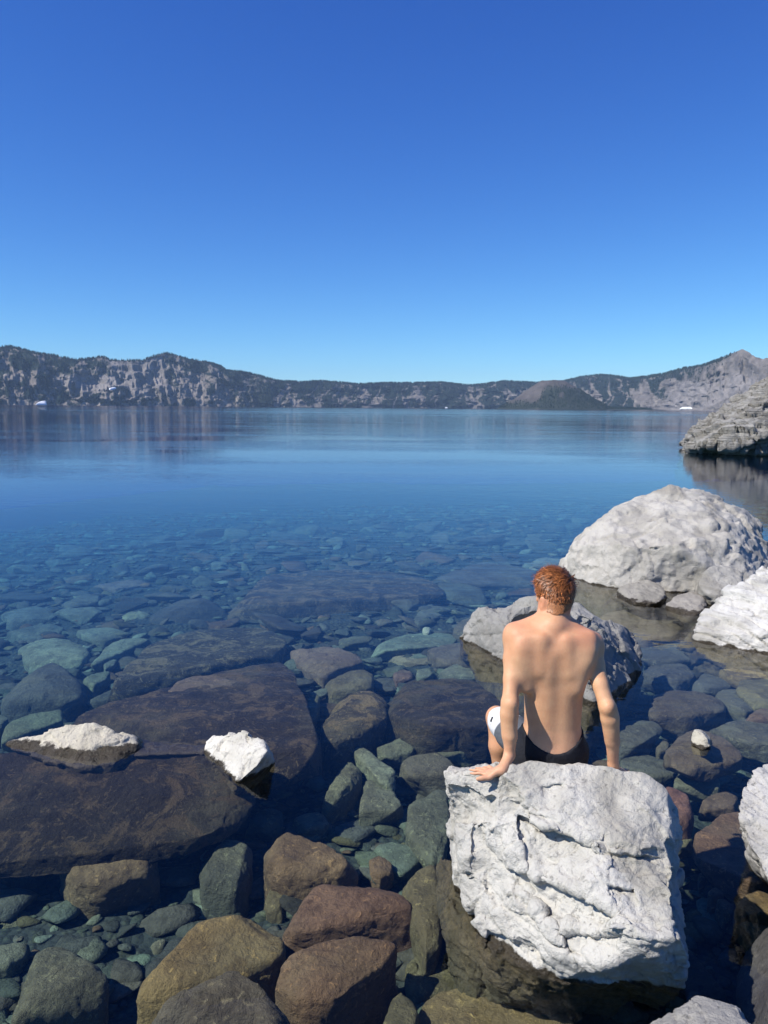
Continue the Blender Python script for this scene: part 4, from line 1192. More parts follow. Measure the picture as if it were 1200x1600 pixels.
T('yellow-brown flank of stone left of the smooth red-brown slab', [(412, 1400), (425, 1382), (448, 1384), (452, 1400), (440, 1430), (418, 1426)], -.42, -.44, .2, (.15, .13, .08), 185)
T('wide tan slab at the bottom edge under the seat boulder', [(650, 1580), (690, 1535), (730, 1522), (780, 1526), (790, 1548), (830, 1552), (880, 1580), (930, 1640), (700, 1660), (650, 1640)], -.36, -.32, .2, (.19, .155, .09), 186, n=6, dome=.12, power=40, amp=.05)
T('flat olive slab between the red-brown boulder and the seat boulder', [(640, 1500), (660, 1490), (700, 1500), (732, 1520), (725, 1536), (690, 1556), (650, 1560), (630, 1540)], -.44, -.42, .12, (.14, .13, .085), 187)
T('pointed olive stone right of the big red-brown boulder', [(598, 1600), (612, 1562), (626, 1550), (648, 1566), (662, 1600), (640, 1640), (600, 1640)], -.30, -.28, .25, (.12, .115, .075), 188)
T('little upright stone in the dark gap right of the red-brown boulder', [(632, 1520), (636, 1506), (650, 1504), (656, 1516), (640, 1530)], -.42, -.42, .14, (.14, .13, .08), 189, n=4)
# right field
T('purple-grey oval boulder right of the bathers arm', [(1004, 1102), (1022, 1086), (1050, 1078), (1098, 1080), (1134, 1098), (1130, 1110), (1070, 1120), (1012, 1118)], -.26, -.24, .18, (.088, .078, .068), 190, n=6, dome=.35, amp=.04)
T('blue-grey slab right of the bathers elbow', [(962, 1128), (985, 1124), (1018, 1122), (1038, 1140), (1010, 1152), (996, 1166), (966, 1164)], -.26, -.24, .16, (.09, .10, .095), 191, n=6)
T('brown broad stone carrying the small white-tipped stone', [(1042, 1170), (1060, 1146), (1092, 1138), (1130, 1152), (1160, 1176), (1158, 1188), (1100, 1196), (1052, 1200)], -.13, -.11, .12, (.095, .085, .07), 192, n=6, dome=.4, amp=.05)
T('pale green oblong stone right of the seat boulder top', [(1052, 1218), (1064, 1206), (1112, 1206), (1128, 1218), (1124, 1230), (1056, 1230)], -.28, -.27, .12, (.15, .165, .135), 193)
T('layered grey slab at the right edge below the purple-grey boulder', [(1106, 1136), (1150, 1121), (1210, 1126), (1240, 1150), (1200, 1162), (1165, 1158)], -.24, -.2, .14, (.105, .115, .105), 194, n=6)
T('rounded grey stone right of the purple-grey oval boulder', [(1114, 1082), (1132, 1076), (1156, 1076), (1184, 1104), (1164, 1112), (1130, 1100)], -.28, -.26, .14, (.095, .10, .098), 195)
T('flat grey stone above the rounded grey stone', [(1082, 1068), (1100, 1050), (1126, 1047), (1150, 1064), (1142, 1072), (1096, 1078)], -.30, -.28, .14, (.09, .095, .095), 196)
T('rough grey rock right of the angular rock', [(1004, 1046), (1030, 1036), (1080, 1038), (1086, 1058), (1056, 1066), (1020, 1062)], -.30, -.27, .18, (.082, .085, .085), 197, n=6, ridge=.08, amp=.1)
T('thin flat slab right of the angular rock beyond the rough grey one', [(992, 1012), (1050, 1000), (1100, 1012), (1098, 1028), (1040, 1034), (1000, 1030)], -.28, -.26, .1, (.09, .095, .09), 198)
T('dull flat slab in the shallows below the low dark-bottomed stone', [(930, 960), (985, 952), (1060, 965), (1075, 990), (1010, 998), (950, 985)], -.2, -.18, .12, (.11, .095, .075), 199)
T('ochre flat stone in the shade under the slanting white rock', [(1110, 1035), (1150, 1024), (1230, 1030), (1230, 1052), (1160, 1060), (1120, 1048)], -.2, -.18, .12, (.15, .125, .07), 200)
T('olive stone shelf at the right edge under the slanting white rock', [(1160, 1062), (1210, 1056), (1260, 1070), (1230, 1100), (1190, 1100), (1150, 1080)], -.22, -.2, .14, (.12, .115, .075), 201)
T('dark red-brown stone at the right edge under the slanting white rock', [(1164, 1118), (1190, 1108), (1240, 1104), (1240, 1126), (1190, 1124)], -.2, -.18, .12, (.12, .085, .07), 202)
T('maroon round stone beside the right shoulder of the seat boulder', [(1036, 1232), (1056, 1234), (1076, 1250), (1086, 1272), (1076, 1286), (1048, 1290)], -.2, -.24, .2, (.13, .075, .07), 203, n=5, dome=.5)
T('reddish flat stone right of the maroon round stone', [(1094, 1252), (1110, 1242), (1140, 1236), (1156, 1246), (1150, 1262), (1104, 1266)], -.28, -.28, .12, (.135, .105, .085), 204)
T('broad flat brown stone holding the shadow beside the streaked boulder', [(1086, 1304), (1120, 1276), (1160, 1262), (1200, 1300), (1230, 1390), (1190, 1390), (1140, 1364), (1090, 1350)], -.22, -.22, .14, (.145, .098, .075), 205, n=6, dome=.06, power=40, amp=.03)
T('tan stone in the gap below the streaked boulder', [(1146, 1410), (1164, 1396), (1184, 1392), (1220, 1404), (1220, 1434), (1170, 1430)], -.24, -.24, .16, (.19, .135, .075), 206)
T('ochre flat stone below the tan stone', [(1152, 1440), (1180, 1440), (1220, 1452), (1220, 1486), (1180, 1468)], -.28, -.28, .1, (.19, .15, .07), 207)
T('small grey-tan pebble in the dark gap right of the seat boulder', [(1106, 1394), (1116, 1386), (1130, 1388), (1132, 1398), (1112, 1402)], -.34, -.34, .1, (.18, .15, .115), 208, n=4)
T('small bent brown pebble left of the tan stone', [(1118, 1406), (1132, 1404), (1148, 1416), (1146, 1430), (1132, 1424)], -.34, -.34, .1, (.15, .13, .09), 209, n=4)
T('tiny round brown pebble in the dark gap', [(1091, 1366), (1098, 1362), (1105, 1364), (1104, 1374), (1094, 1376)], -.36, -.36, .08, (.17, .13, .10), 210, n=4)
T('pale olive chip under the maroon round stone', [(1050, 1302), (1074, 1296), (1084, 1312), (1070, 1326), (1052, 1318)], -.34, -.34, .1, (.16, .155, .105), 211, n=4)
T('small square stone right of the blue-grey slab', [(1024, 1166), (1036, 1156), (1048, 1160), (1042, 1172), (1028, 1176)], -.3, -.3, .1, (.13, .12, .095), 212, n=4)
T('dim flat slab under the right arm of the young man', [(968, 1180), (1000, 1176), (1050, 1190), (1060, 1210), (1010, 1215), (970, 1200)], -.34, -.32, .14, (.09, .095, .085), 213)

# ------------------------------------------------------------------ stones nobody can tell apart: scattered over the bed
def stone_lib(k, n, seed0):
    out = []
    for i in range(k):
        r = np.random.default_rng(seed0 + i)
        u = r.normal(size=(10, 3)); u /= np.linalg.norm(u, axis=1)[:, None]
        pts = u * np.array([1.0, r.uniform(0.55, 0.85), r.uniform(0.26, 0.5)])
        pts[:, 2] = np.clip(pts[:, 2], -0.2, r.uniform(0.12, 0.26))
        V, F, c = star_rock(pts, n=n, power=40, seed=seed0 + i, amp=0.05, freq=2.2, cuts=4)
        out.append((V, F))
    return out
lib = stone_lib(16, 4, 300)
libm = [mesh_from('bed_stone', v, f) for v, f in lib]
for m in libm: m.materials.append(M_SUB)
placed = [(a, b, max(c, d)) for a, b, c, d in FOOT]
placed_xy = [(a, b, c, d) for a, b, c, d in FOOT]
for o in list(COL.objects):
    if o.name.startswith('boulder') and o.type == 'MESH':
        d = o.dimensions
        placed_xy.append((o.location.x, o.location.y, d.x * 0.45, d.y * 0.45))
cells = np.array(placed_xy)
palette = [GREYG, GREEN, OLIVE, (.12, .14, .115), (.095, .10, .095), (.11, .10, .085), PURP, TEAL, (.10, .12, .105), (.085, .09, .085), (.13, .14, .11), BROWN]
PXY = list(map(tuple, cells))
def free(x, y, r, arr):
    return np.all(((x - arr[:, 0]) / (arr[:, 2] + r)) ** 2 + ((y - arr[:, 1]) / (arr[:, 3] + r)) ** 2 > 1.0)
cand = []
prng = np.random.default_rng(9)
arr = np.array(PXY)
chosen = []
targets = [(0.55, 28, 7.5, 21), (0.42, 54, 6.0, 20), (0.30, 76, 4.0, 16), (0.21, 82, 2.4, 13), (0.15, 60, 2.2, 9)]
for r0, cnt, ylo, yhi in targets:
    got = tries = 0
    while got < cnt and tries < 5000:
        tries += 1
        y = prng.uniform(ylo, yhi)
        x = prng.uniform(-0.52, 0.52) * (y + 0.4)
        if y > 20 + 0.45 * x: continue
        r = r0 * prng.uniform(0.75, 1.2)
        if free(x, y, r * 0.62, arr):
            arr = np.vstack([arr, (x, y, r * 0.62, r * 0.62)])
            chosen.append((x, y, r)); got += 1
HEROES = [(o, o['label']) for o in COL.objects if o.name.startswith(('submerged_stone', 'boulder'))]
import re as _re
def short_ref(lab):
    s_ = _re.split(r' (?:in|on|at|below|behind|left|right|under|between|beside|near|by|poking|out|rising|that|just|sloping|with|before|cut|lying|touching|leaning|above|carrying|holding|far|farthest|awash|over|of) ', ' ' + lab + ' ', maxsplit=1)[0].strip()
    return s_
refs = {}
for o, l_ in HEROES:
    refs.setdefault(short_ref(l_), []).append(o)
REFS = [(k_, v_[0]) for k_, v_ in refs.items() if len(v_) == 1 and 2 <= len(k_.split()) <= 7]
RXY = np.array([(o.location.x, o.location.y) for _, o in REFS])
COLN = ['grey', 'green', 'olive', 'sage green', 'slate grey', 'taupe', 'drab', 'teal', 'grey-green', 'dark grey', 'khaki', 'brown']
seen_lab = {}
for i, (x, y, r) in enumerate(chosen):
    m = libm[int(prng.integers(len(libm)))]
    o = bpy.data.objects.new('bed_stone', m)
    COL.objects.link(o)
    zs = prng.uniform(0.7, 1.15)
    o.location = (x, y, float(bed_z(x, y)) + 0.12 * r)
    o.rotation_euler = (prng.normal() * 0.12, prng.normal() * 0.12, prng.uniform(0, 6.28))
    o.scale = (r, r, r * zs)
    ci = int(prng.integers(len(palette)))
    c = np.array(palette[ci]) * np.array([.80, .74, .58]) * prng.uniform(0.7, 1.4)
    o.color = (*c, 1)
    j = int(np.argmin(((RXY - np.array([x, y])) ** 2).sum(1)))
    dx_, dy_ = x - RXY[j, 0], y - RXY[j, 1]
    rel = ('right of' if dx_ > 0 else 'left of') if abs(dx_) > abs(dy_) else ('beyond' if dy_ > 0 else 'on the near side of')
    size = 'broad' if r > .42 else 'middling' if r > .24 else 'small'
    key = (size, COLN[ci], rel, j)
    seen_lab[key] = seen_lab.get(key, 0) + 1
    nth = ['', 'second ', 'third ', 'fourth ', 'fifth ', 'sixth ', 'seventh '][min(6, seen_lab[key] - 1)]
    o['label'] = f'{nth}{size} {COLN[ci]} sunken stone {rel} the {REFS[j][0]}'
    if len(o['label'].split()) > 15: o['label'] = o['label'].replace('on the near side of', 'before')
    o['category'] = 'stone'
    o['group'] = 'plain stones packed over the lake bed'
# gravel and cobbles too many to count
lowlib = stone_lib(8, 2, 500)
def cobbles(name, label, count, rmin, rmax, yl, yh, seed):
    g = np.random.default_rng(seed)
    VV, FF, CC = [], [], []
    off = 0
    y = yl + (yh - yl) * g.random(count) ** 0.9
    x = g.uniform(-0.55, 0.55, count) * (y + 0.5)
    r = rmin * (rmax / rmin) ** (g.random(count) ** 1.8)
    z = bed_z(x, y) + 0.08 * fbm(np.stack([x, y, x * 0], 1) * 1.1, 4, 3)
    for i in range(count):
        v, f = lowlib[int(g.integers(8))]
        a = g.uniform(0, 6.28); ca, sa = math.cos(a), math.sin(a)
        w = v * r[i] * np.array([1, 1, g.uniform(.7, 1.2)])
        tx = g.normal() * 0.2
        w = np.stack([w[:, 0] * ca - w[:, 1] * sa, w[:, 0] * sa + w[:, 1] * ca, w[:, 2] + tx * w[:, 0]], 1)
        w += np.array([x[i], y[i], z[i] + 0.15 * r[i]])
        VV.append(w); FF.append(f + off); off += len(v)
        c = np.array(palette[int(g.integers(len(palette)))]) * np.array([.80, .74, .58]) * g.uniform(0.55, 1.5)
        CC.append(np.repeat(c[None], len(v), 0))
    me = mesh_from(name, np.concatenate(VV), np.concatenate(FF))
    vcol(me, 'cover', np.concatenate(CC))
    link(name, me, M_COB, kind='stuff', label=label, cat='cobbles')
M_COB = mat_vcol('cobble_stone', 18.0, bump=0.02, bscale=40.0, var=0.45)
cobbles('bed_cobbles', 'cobbles and gravel covering the lake bed between the larger stones', 11000, 0.035, 0.22, 2.0, 24.0, 3)
#@@PERSON
# ------------------------------------------------------------------ the seated young man
class Grid:
    def __init__(self, lo, hi, h):
        self.lo = np.array(lo, float); self.h = h
        self.n = np.ceil((np.array(hi) - self.lo) / h).astype(int) + 1
        self.D = np.full(self.n, 1.0, dtype=np.float32)
        self.ax = [self.lo[i] + h * np.arange(self.n[i]) for i in range(3)]
    def region(self, lo, hi):
        i0 = np.clip(np.floor((np.array(lo) - self.lo) / self.h).astype(int), 0, self.n - 1)
        i1 = np.clip(np.ceil((np.array(hi) - self.lo) / self.h).astype(int) + 1, 1, self.n)
        sl = tuple(slice(a, b) for a, b in zip(i0, i1))
        g = np.stack(np.meshgrid(*[self.ax[k][sl[k]] for k in range(3)], indexing='ij'), -1)
        return sl, g
    def add(self, fn, lo, hi, k=0.02, op='u'):
        m = 1.5 * k + 0.02
        sl, g = self.region(np.array(lo) - m, np.array(hi) + m)
        sh = g.shape[:3]
        d = fn(g.reshape(-1, 3)).reshape(sh)
        a = self.D[sl]
        if op == 'u':
            hh = np.clip(0.5 + 0.5 * (a - d) / k, 0, 1)
            self.D[sl] = a * (1 - hh) + d * hh - k * hh * (1 - hh)
        else:
            d = -d
            hh = np.clip(0.5 - 0.5 * (a - d) / k, 0, 1)
            self.D[sl] = a * (1 - hh) + d * hh + k * hh * (1 - hh)
    def cap(self, a, b, ra, rb, k=0.02, op='u'):
        a = np.asarray(a, float); b = np.asarray(b, float); r = max(ra, rb)
        self.add(lambda p: capsule_chain(p, [a, b], [ra, rb]), np.minimum(a, b) - r, np.maximum(a, b) + r, k, op)
    def chain(self, pts, rads, k=0.02):
        for a, b, ra, rb in zip(pts[:-1], pts[1:], rads[:-1], rads[1:]):
            self.cap(a, b, ra, rb, k)
    def ell(self, c, rad, M=np.eye(3), k=0.02, op='u'):
        c = np.asarray(c, float); rad = np.asarray(rad, float); R_ = rad.max()
        def fn(p):
            q = (p - c) @ M          # columns of M are the axes
            k0 = np.linalg.norm(q / rad, axis=1); k1 = np.linalg.norm(q / rad ** 2, axis=1) + 1e-9
            return k0 * (k0 - 1) / k1
        self.add(fn, c - R_, c + R_, k, op)
    def loft(self, secs, k=0.02, grow=0.0):
        s = np.array(secs)           # z, cx, a, cy, b
        def fn(p):
            z = p[:, 2]
            cx, a, cyy, b = [np.interp(z, s[:, 0], s[:, i]) for i in (1, 2, 3, 4)]
            a = a + grow; b = b + grow
            x = np.abs((p[:, 0] - cx) / a); y = np.abs((p[:, 1] - cyy) / b)
            d = ((x ** 2.4 + y ** 2.4) ** (1 / 2.4) - 1) * np.minimum(a, b)
            over = np.maximum(z - s[-1, 0], s[0, 0] - z)
            return np.where(over > 0, np.sqrt(np.maximum(d, 0) ** 2 + over ** 2) + np.minimum(d, 0) * 0, d)
        self.add(fn, (s[:, 1].min() - .2, s[:, 3].min() - .17, s[0, 0]), (s[:, 1].max() + .2, s[:, 3].max() + .17, s[-1, 0]), k)

pY = 3.28
CX = float(atY(861, 1150, pY)[0]); CXT = float(atY(866, 1030, pY)[0])
def cxz(z):
    return CX + (CXT - CX) * min(1, max(0, (z - .62) / .4))
prof = [(.475, .135, 3.285, .100), (.52, .148, 3.285, .112), (.58, .150, 3.28, .112), (.64, .132, 3.27, .098), (.70, .120, 3.265, .088), (.78, .122, 3.265, .090), (.86, .126, 3.268, .097),
        (.94, .135, 3.275, .103), (1.0, .143, 3.285, .106), (1.05, .146, 3.292, .098), (1.09, .120, 3.30, .080), (1.125, .075, 3.305, .058)]
SECS = [(z, cxz(z), a, y, b) for z, a, y, b in prof]
G = Grid((.30, 2.86, -.04), (1.15, 3.98, 1.44), 0.0052)
G.loft(SECS, .03)
def sy(z):                       # back surface
    return float(np.interp(z, [q[0] for q in prof], [q[2] - q[3] for q in prof]))
# shoulders and trapezius
accL = atY(804, 988, 3.29); accR = atY(925, 1003, 3.29)
nb_ = atY(864, 962, 3.315)
G.cap(nb_, accL, .040, .034, .05); G.cap(nb_, accR, .040, .034, .05)
G.cap(atY(864, 985, 3.27), accL, .04, .03, .04); G.cap(atY(864, 988, 3.27), accR, .04, .03, .04)
G.cap(atY(864, 980, 3.262), atY(863, 1045, 3.238), .042, .04, .06)
shL = atY(803, 1000, 3.285); shR = atY(926, 1014, 3.285)
G.ell(shL, (.047, .052, .062), k=.03); G.ell(shR, (.047, .052, .062), k=.03)
# arms
armL = [shL, atY(799.5, 1030, 3.245), atY(799, 1062, 3.20), atY(797, 1098, 3.14), atY(796.5, 1116, 3.13), atY(797, 1150, 3.12), atY(796, 1180, 3.118)]
armR = [shR, atY(931, 1038, 3.25), atY(938, 1070, 3.20), atY(948.5, 1104, 3.155), atY(952, 1122, 3.155), atY(957, 1158, 3.18), atY(958, 1194, 3.215)]
AR = [.042, .036, .0335, .0335, .0345, .029, .0225]
G.chain(armL, AR, .012); G.chain(armR, AR, .012)
for e in (atY(800, 1102, 3.112), atY(951, 1107, 3.125)):
    G.ell(e, (.016, .014, .02), k=.03)
# triceps and forearm bulk
G.ell(atY(792, 1124, 3.14), (.015, .02, .06), k=.04); G.ell(atY(956, 1130, 3.165), (.015, .02, .06), k=.04)
# armpit folds, shoulder blades, ribs, back muscles
def rotz_y(a):
    return np.array([[math.cos(a), 0, math.sin(a)], [0, 1, 0], [-math.sin(a), 0, math.cos(a)]])
for sgn, (bx_, by_) in ((-1, (833, 1022)), (1, (899, 1024))):
    c = atY(bx_, by_, 3.212)
    G.ell(c, (.052, .020, .072), rotz_y(sgn * .30), k=.06)
    G.cap(atY(bx_ - sgn * 13, by_ - 24, 3.206), atY(bx_ - sgn * 9, by_ + 28, 3.198), .008, .009, .035)      # inner edge of the blade
    G.cap(atY(bx_ - sgn * 14, by_ - 20, 3.218), atY(bx_ + sgn * 22, by_ - 28, 3.243), .014, .018, .05)      # spine of the blade
    G.cap(atY(bx_ - sgn * 8, by_ + 26, 3.197), atY(bx_ + sgn * 20, by_ + 8, 3.208), .009, .012, .035)
    G.cap(atY(bx_ + sgn * 19, by_ - 6, 3.22), atY(861 + sgn * 40, 1075, 3.20), .03, .02, .05)                # lat
G.cap((CX, sy(.66) - .0260, .64), (CXT, sy(.97) - .0310, 1.0), .013, .015, .04, 'd')
# neck and head (turned to his left)
YAW = R(24)
hf = np.array([-math.sin(YAW), math.cos(YAW), 0.0]); hr_ = np.array([math.cos(YAW), math.sin(YAW), 0.0]); hu = np.array([0, 0, 1.0])
HM = np.stack([hr_, hf, hu], 1)
H0 = atY(867, 929, 3.335)
def hp(r_, f_, u_):
    return H0 + hr_ * r_ + hf * f_ + hu * u_
G.cap(atY(864, 990, 3.295), H0 + np.array([0, 0, -.05]) + hf * -.012, .052, .045, .03)
G.ell(hp(0, 0, 0), (.061, .082, .085), HM, k=.02)
G.ell(hp(0, -.020, -.035), (.057, .056, .055), HM, k=.03)
G.ell(hp(0, .034, -.066), (.049, .053, .055), HM, k=.03)
G.cap(hp(-.046, .01, -.085), hp(-.012, .082, -.112), .016, .014, .03); G.cap(hp(.046, .01, -.085), hp(.012, .082, -.112), .016, .014, .03)
G.cap(hp(0, .098, -.012), hp(0, .116, -.048), .010, .014, .012)
G.ell(hp(0, .092, -.080), (.024, .012, .010), HM, k=.01)
for s_ in (-1, 1):
    G.ell(hp(s_ * .03, .092, -.016), (.016, .012, .010), HM, k=.008, op='d')
    G.ell(hp(s_ * .03, .083, -.016), (.012, .011, .009), HM, k=.004)
    G.cap(hp(s_ * .014, .090, .004), hp(s_ * .045, .080, .006), .009, .007, .012)
    # ear: rim and bowl
    EA = R(32) * s_
    em = np.stack([hr_ * math.cos(EA) - hf * math.sin(EA) * 1, hf * math.cos(EA) + hr_ * math.sin(EA), hu], 1)
    G.ell(hp(s_ * .072, -.014, -.030), (.010, .020, .034), em, k=.006)
    G.ell(hp(s_ * .085, -.010, -.028), (.007, .011, .020), em, k=.004, op='d')
# legs
kneeL = atY(776.5, 1122, 3.62); kneeR = np.array([CX + .13, 3.66, kneeL[2] + .0])
hipL = np.array([CX - .078, 3.30, .565]); hipR = np.array([CX + .078, 3.30, .565])
ankL = atY(782.5, 1208, 3.60); dirL = ankL - kneeL; ankL = kneeL + dirL / np.linalg.norm(dirL) * .40
ankR = kneeR + np.array([.0, -.01, -.40])
for hip, knee, ank in ((hipL, kneeL, ankL), (hipR, kneeR, ankR)):
    G.chain([hip, hip * .45 + knee * .55, knee], [.080, .066, .050], .02)
    G.ell(knee + np.array([0, .012, .004]), (.044, .044, .048), k=.02)
    mid = knee * .68 + ank * .32 + np.array([0, -.018, 0])
    G.chain([knee, mid, knee * .3 + ank * .7, ank], [.046, .048, .034, .028], .02)
    G.chain([ank + np.array([0, -.03, -.035]), ank + np.array([0, .08, -.045]), ank + np.array([0, .16, -.055])], [.026, .028, .02], .02)
    for j in range(5):
        G.cap(ank + np.array([-.03 + .015 * j, .15, -.06]), ank + np.array([-.034 + .017 * j, .20 - .006 * abs(j - 1), -.064]), .010, .009, .006)
# hands
def rock_px(px, py):
    d = Vector(ray(px, py)).normalized()
    h_ = SEAT_BVH.ray_cast(Vector((0, 0, CAM_H)), d)
    return np.array(h_[0][:]) if h_[0] is not None else atY(px, py, 3.15)
def hand(wrist, base, fdir, side, splay=.16, thumb_dir=None):
    fdir = np.array([fdir[0], fdir[1], 0.0]); fdir /= np.linalg.norm(fdir)
    acr = np.array([-fdir[1], fdir[0], 0.0]) * side          # towards the little finger
    def on(p, r_):
        return np.array([p[0], p[1], max(seat_z(p[0], p[1]), base[2] - .02) + r_ - .003])
    heel = on(base, .020)
    G.chain([wrist, heel], [.0235, .022], .012)
    kn = [on(base + fdir * (.066 - .007 * abs(j - 1)) + acr * (-.027 + .018 * j), .013) for j in range(4)]
    for j in range(4):
        G.cap(heel + acr * (-.012 + .009 * j), kn[j], .016, .012, .012)
    ln = [.066, .075, .069, .054]
    for j in range(4):
        ang = (-.20 + j * .15) * splay / .16
        dj = fdir * math.cos(ang) + acr * math.sin(ang)
        p1 = on(kn[j] + dj * ln[j] * .42, .0125); p1[2] += .004
        p2 = on(kn[j] + dj * ln[j] * .74, .009)
        p3 = on(kn[j] + dj * ln[j] * 1.0, .0075)
        G.chain([kn[j], p1, p2, p3], [.0098, .0088, .0078, .0066], .002)
    td = fdir * .75 - acr * .66; td /= np.linalg.norm(td)
    t0 = heel - acr * .016 + fdir * .012
    t1 = on(t0 + td * .036, .013); t2 = on(t0 + td * .066, .011); t3 = on(t0 + td * .086, .009)
    G.chain([t0, t1, t2, t3], [.016, .0125, .011, .009], .006)
bL = rock_px(785, 1209); fL = rock_px(752, 1214) - bL; bR = atY(962, 1214, 3.26)
hand(armL[-1], bL, (fL[0], fL[1]), -1)
hand(armR[-1], bR, (.55, .8), 1)
V, Q = surface_nets(G.D, G.lo, G.h)
V, Q = largest_piece(V, Q)
V = smooth_field(V, Q, len(V), 2)

def mat_skin():
    t = NT('skin')
    geo = t.n('ShaderNodeNewGeometry'); pos = geo.outputs['Position']
    a = t.noise(pos, 9.0, 4, 0.6); b = t.noise(pos, 120.0, 3, 0.6); sp = t.noise(pos, 320.0, 2, 0.5)
    sep = t.n('ShaderNodeSeparateXYZ'); t.l(pos, sep.inputs[0])
    col = t.mix(t.remap(a, 0.3, 0.7), (0.63, 0.365, 0.205), (0.56, 0.29, 0.155))
    col = t.mix(t.remap(sep.outputs['Z'], .78, .56, 0, .45), col, (0.60, 0.32, 0.21))      # ruddier forearms and hands
    col = t.mix(t.remap(sep.outputs['Y'], 3.42, 3.5, 0, .55), col, (0.48, 0.24, 0.12))       # tanned legs
    col = t.mix(t.remap(b, 0.5, 0.72, 0, .35), col, (0.52, 0.28, 0.18))
    red = t.noise(pos, 4.5, 5, 0.6, 0.6)
    col = t.mix(t.math('MULTIPLY', t.remap(sep.outputs['Z'], 1.0, 1.14), t.remap(red, .35, .6, .1, .55)), col, (0.60, 0.25, 0.145))   # sun-flushed neck and shoulders
    mole = t.voro(pos, 10.0)
    col = t.mix(t.remap(mole, 0.045, 0.030, 0, .75), col, (0.22, 0.10, 0.055))
    col = t.mix(t.remap(sp, 0.68, 0.76, 0, .4), col, (0.34, 0.16, 0.09))
    p = t.principled(col, 0.52, t.bump(t.math('ADD', b, t.math('MULTIPLY', sp, .5)), 0.25, 0.004), 0.32)
    p.inputs['Subsurface Weight'].default_value = 0.12
    p.inputs['Subsurface Radius'].default_value = (1.0, 0.35, 0.2)
    p.inputs['Subsurface Scale'].default_value = 0.012
    return t.m
M_SKIN = mat_skin()
base_p = np.array([CX, 3.28, .48])
person = link('person', mesh_from('person', V - base_p, Q), M_SKIN, loc=tuple(base_p), label='bare-backed young man with short copper hair sitting on the big boulder facing the lake', cat='person')
BODY_BVH = BVHTree.FromPolygons([tuple(x) for x in V], [tuple(int(i) for i in q) for q in Q])

# swim shorts
S = Grid((.42, 3.02, .40), (1.02, 3.82, .80), 0.0052)
S.loft([q for q in SECS if q[0] < .8], .02, grow=.007)
for hip, knee in ((hipL, kneeL), (hipR, kneeR)):
    S.chain([hip, hip * .5 + knee * .5, hip * .12 + knee * .88], [.088, .078, .070], .03)
sl, g = S.region((-9, -9, -9), (9, 9, 9))
X_, Y_, Z_ = g[..., 0], g[..., 1], g[..., 2]
top = Z_ - (.605 + .075 * np.clip(np.abs(X_ - CX) / .13, 0, 1.2) ** 2 + .16 * np.clip(Y_ - 3.2, 0, .3))
S.D = np.maximum(S.D, top.astype(np.float32))
for hip, knee in ((hipL, kneeL), (hipR, kneeR)):
    ax_ = (knee - hip) / np.linalg.norm(knee - hip)
    endp = hip + (knee - hip) * .90
    side = np.sign(hip[0] - CX)
    dd = (X_ - endp[0]) * ax_[0] + (Y_ - endp[1]) * ax_[1] + (Z_ - endp[2]) * (ax_[2] - .55)
    cut = np.where((X_ - CX) * side > 0, dd, -9)
    S.D = np.maximum(S.D, cut.astype(np.float32))
sv, sq = surface_nets(S.D, S.lo, S.h)
sv, sq = largest_piece(sv, sq)
sv = smooth_field(sv, sq, len(sv), 2)
sn = quad_normals(sv, sq)
sv = sv + sn * (0.0035 * fbm(sv * np.array([22, 10, 30]), 3, 5))[:, None]
axL = kneeL - hipL
tL = ((sv - hipL) @ axL) / (axL @ axL)
left = (sv[:, 0] < CX - .005)
scol = np.tile(np.array([[.016, .017, .022]]), (len(sv), 1))
grey = sstep(.10, .16, tL) * left
white = sstep(.56, .60, tL + 1.2 * (sv[:, 2] - .60)) * left
scol = scol * (1 - grey[:, None]) + np.array([.10, .11, .125]) * grey[:, None]
scol = scol * (1 - white[:, None]) + np.array([.62, .62, .62]) * white[:, None]
M_CLOTH = mat_vcol('swim_cloth', 60.0, rough=0.75, bump=0.004, bscale=90.0, var=0.12)
me = mesh_from('swim_shorts', sv - base_p, sq); vcol(me, 'cover', scol)
shorts = link('swim_shorts', me, M_CLOTH, parent=person, label='black swim shorts with a white and grey left leg')
SBV = BVHTree.FromPolygons([tuple(x) for x in sv], [tuple(int(i) for i in q) for q in sq])
d_ = Vector(ray(768.5, 1124)).normalized()
hit = SBV.ray_cast(Vector((0, 0, CAM_H)), d_)
if hit[0] is not None:
    nrm = hit[1]; upv = Vector((.25, .15, 1)); rt = upv.cross(nrm).normalized(); upv = nrm.cross(rt).normalized()
    c = hit[0] + nrm * .001
    vv = []
    for k_, off in ((0, 0), (1, .0015)):
        for a_, b_ in ((-.005, -.012), (.005, -.012), (.005, .012), (-.005, .012)):
            vv.append(c + rt * a_ + upv * b_ + nrm * off)
    vv = np.array([tuple(x) for x in vv]) - base_p
    patch = link('logo_patch', mesh_from('logo_patch', vv, [(0, 3, 2, 1), (4, 5, 6, 7), (0, 1, 5, 4), (1, 2, 6, 5), (2, 3, 7, 6), (3, 0, 4, 7)], False), mat_plain('black_label', (.01, .01, .012), .7), parent=shorts)

# hair: a close cap with combed locks
rngh = np.random.default_rng(8)
dv, df = ico(6)
loc = dv * np.array([.0625, .0835, .0865])
r_c, f_c, u_c = loc[:, 0], loc[:, 1], loc[:, 2]
# nape follows the skull's lower back
backw = sstep(.02, -.05, f_c)
hl = np.where(f_c > .03, -.005 + (f_c - .03) * .65, -.005 - .085 * sstep(.03, -.045, f_c)) + .012 * vnoise(loc * 60, 4)
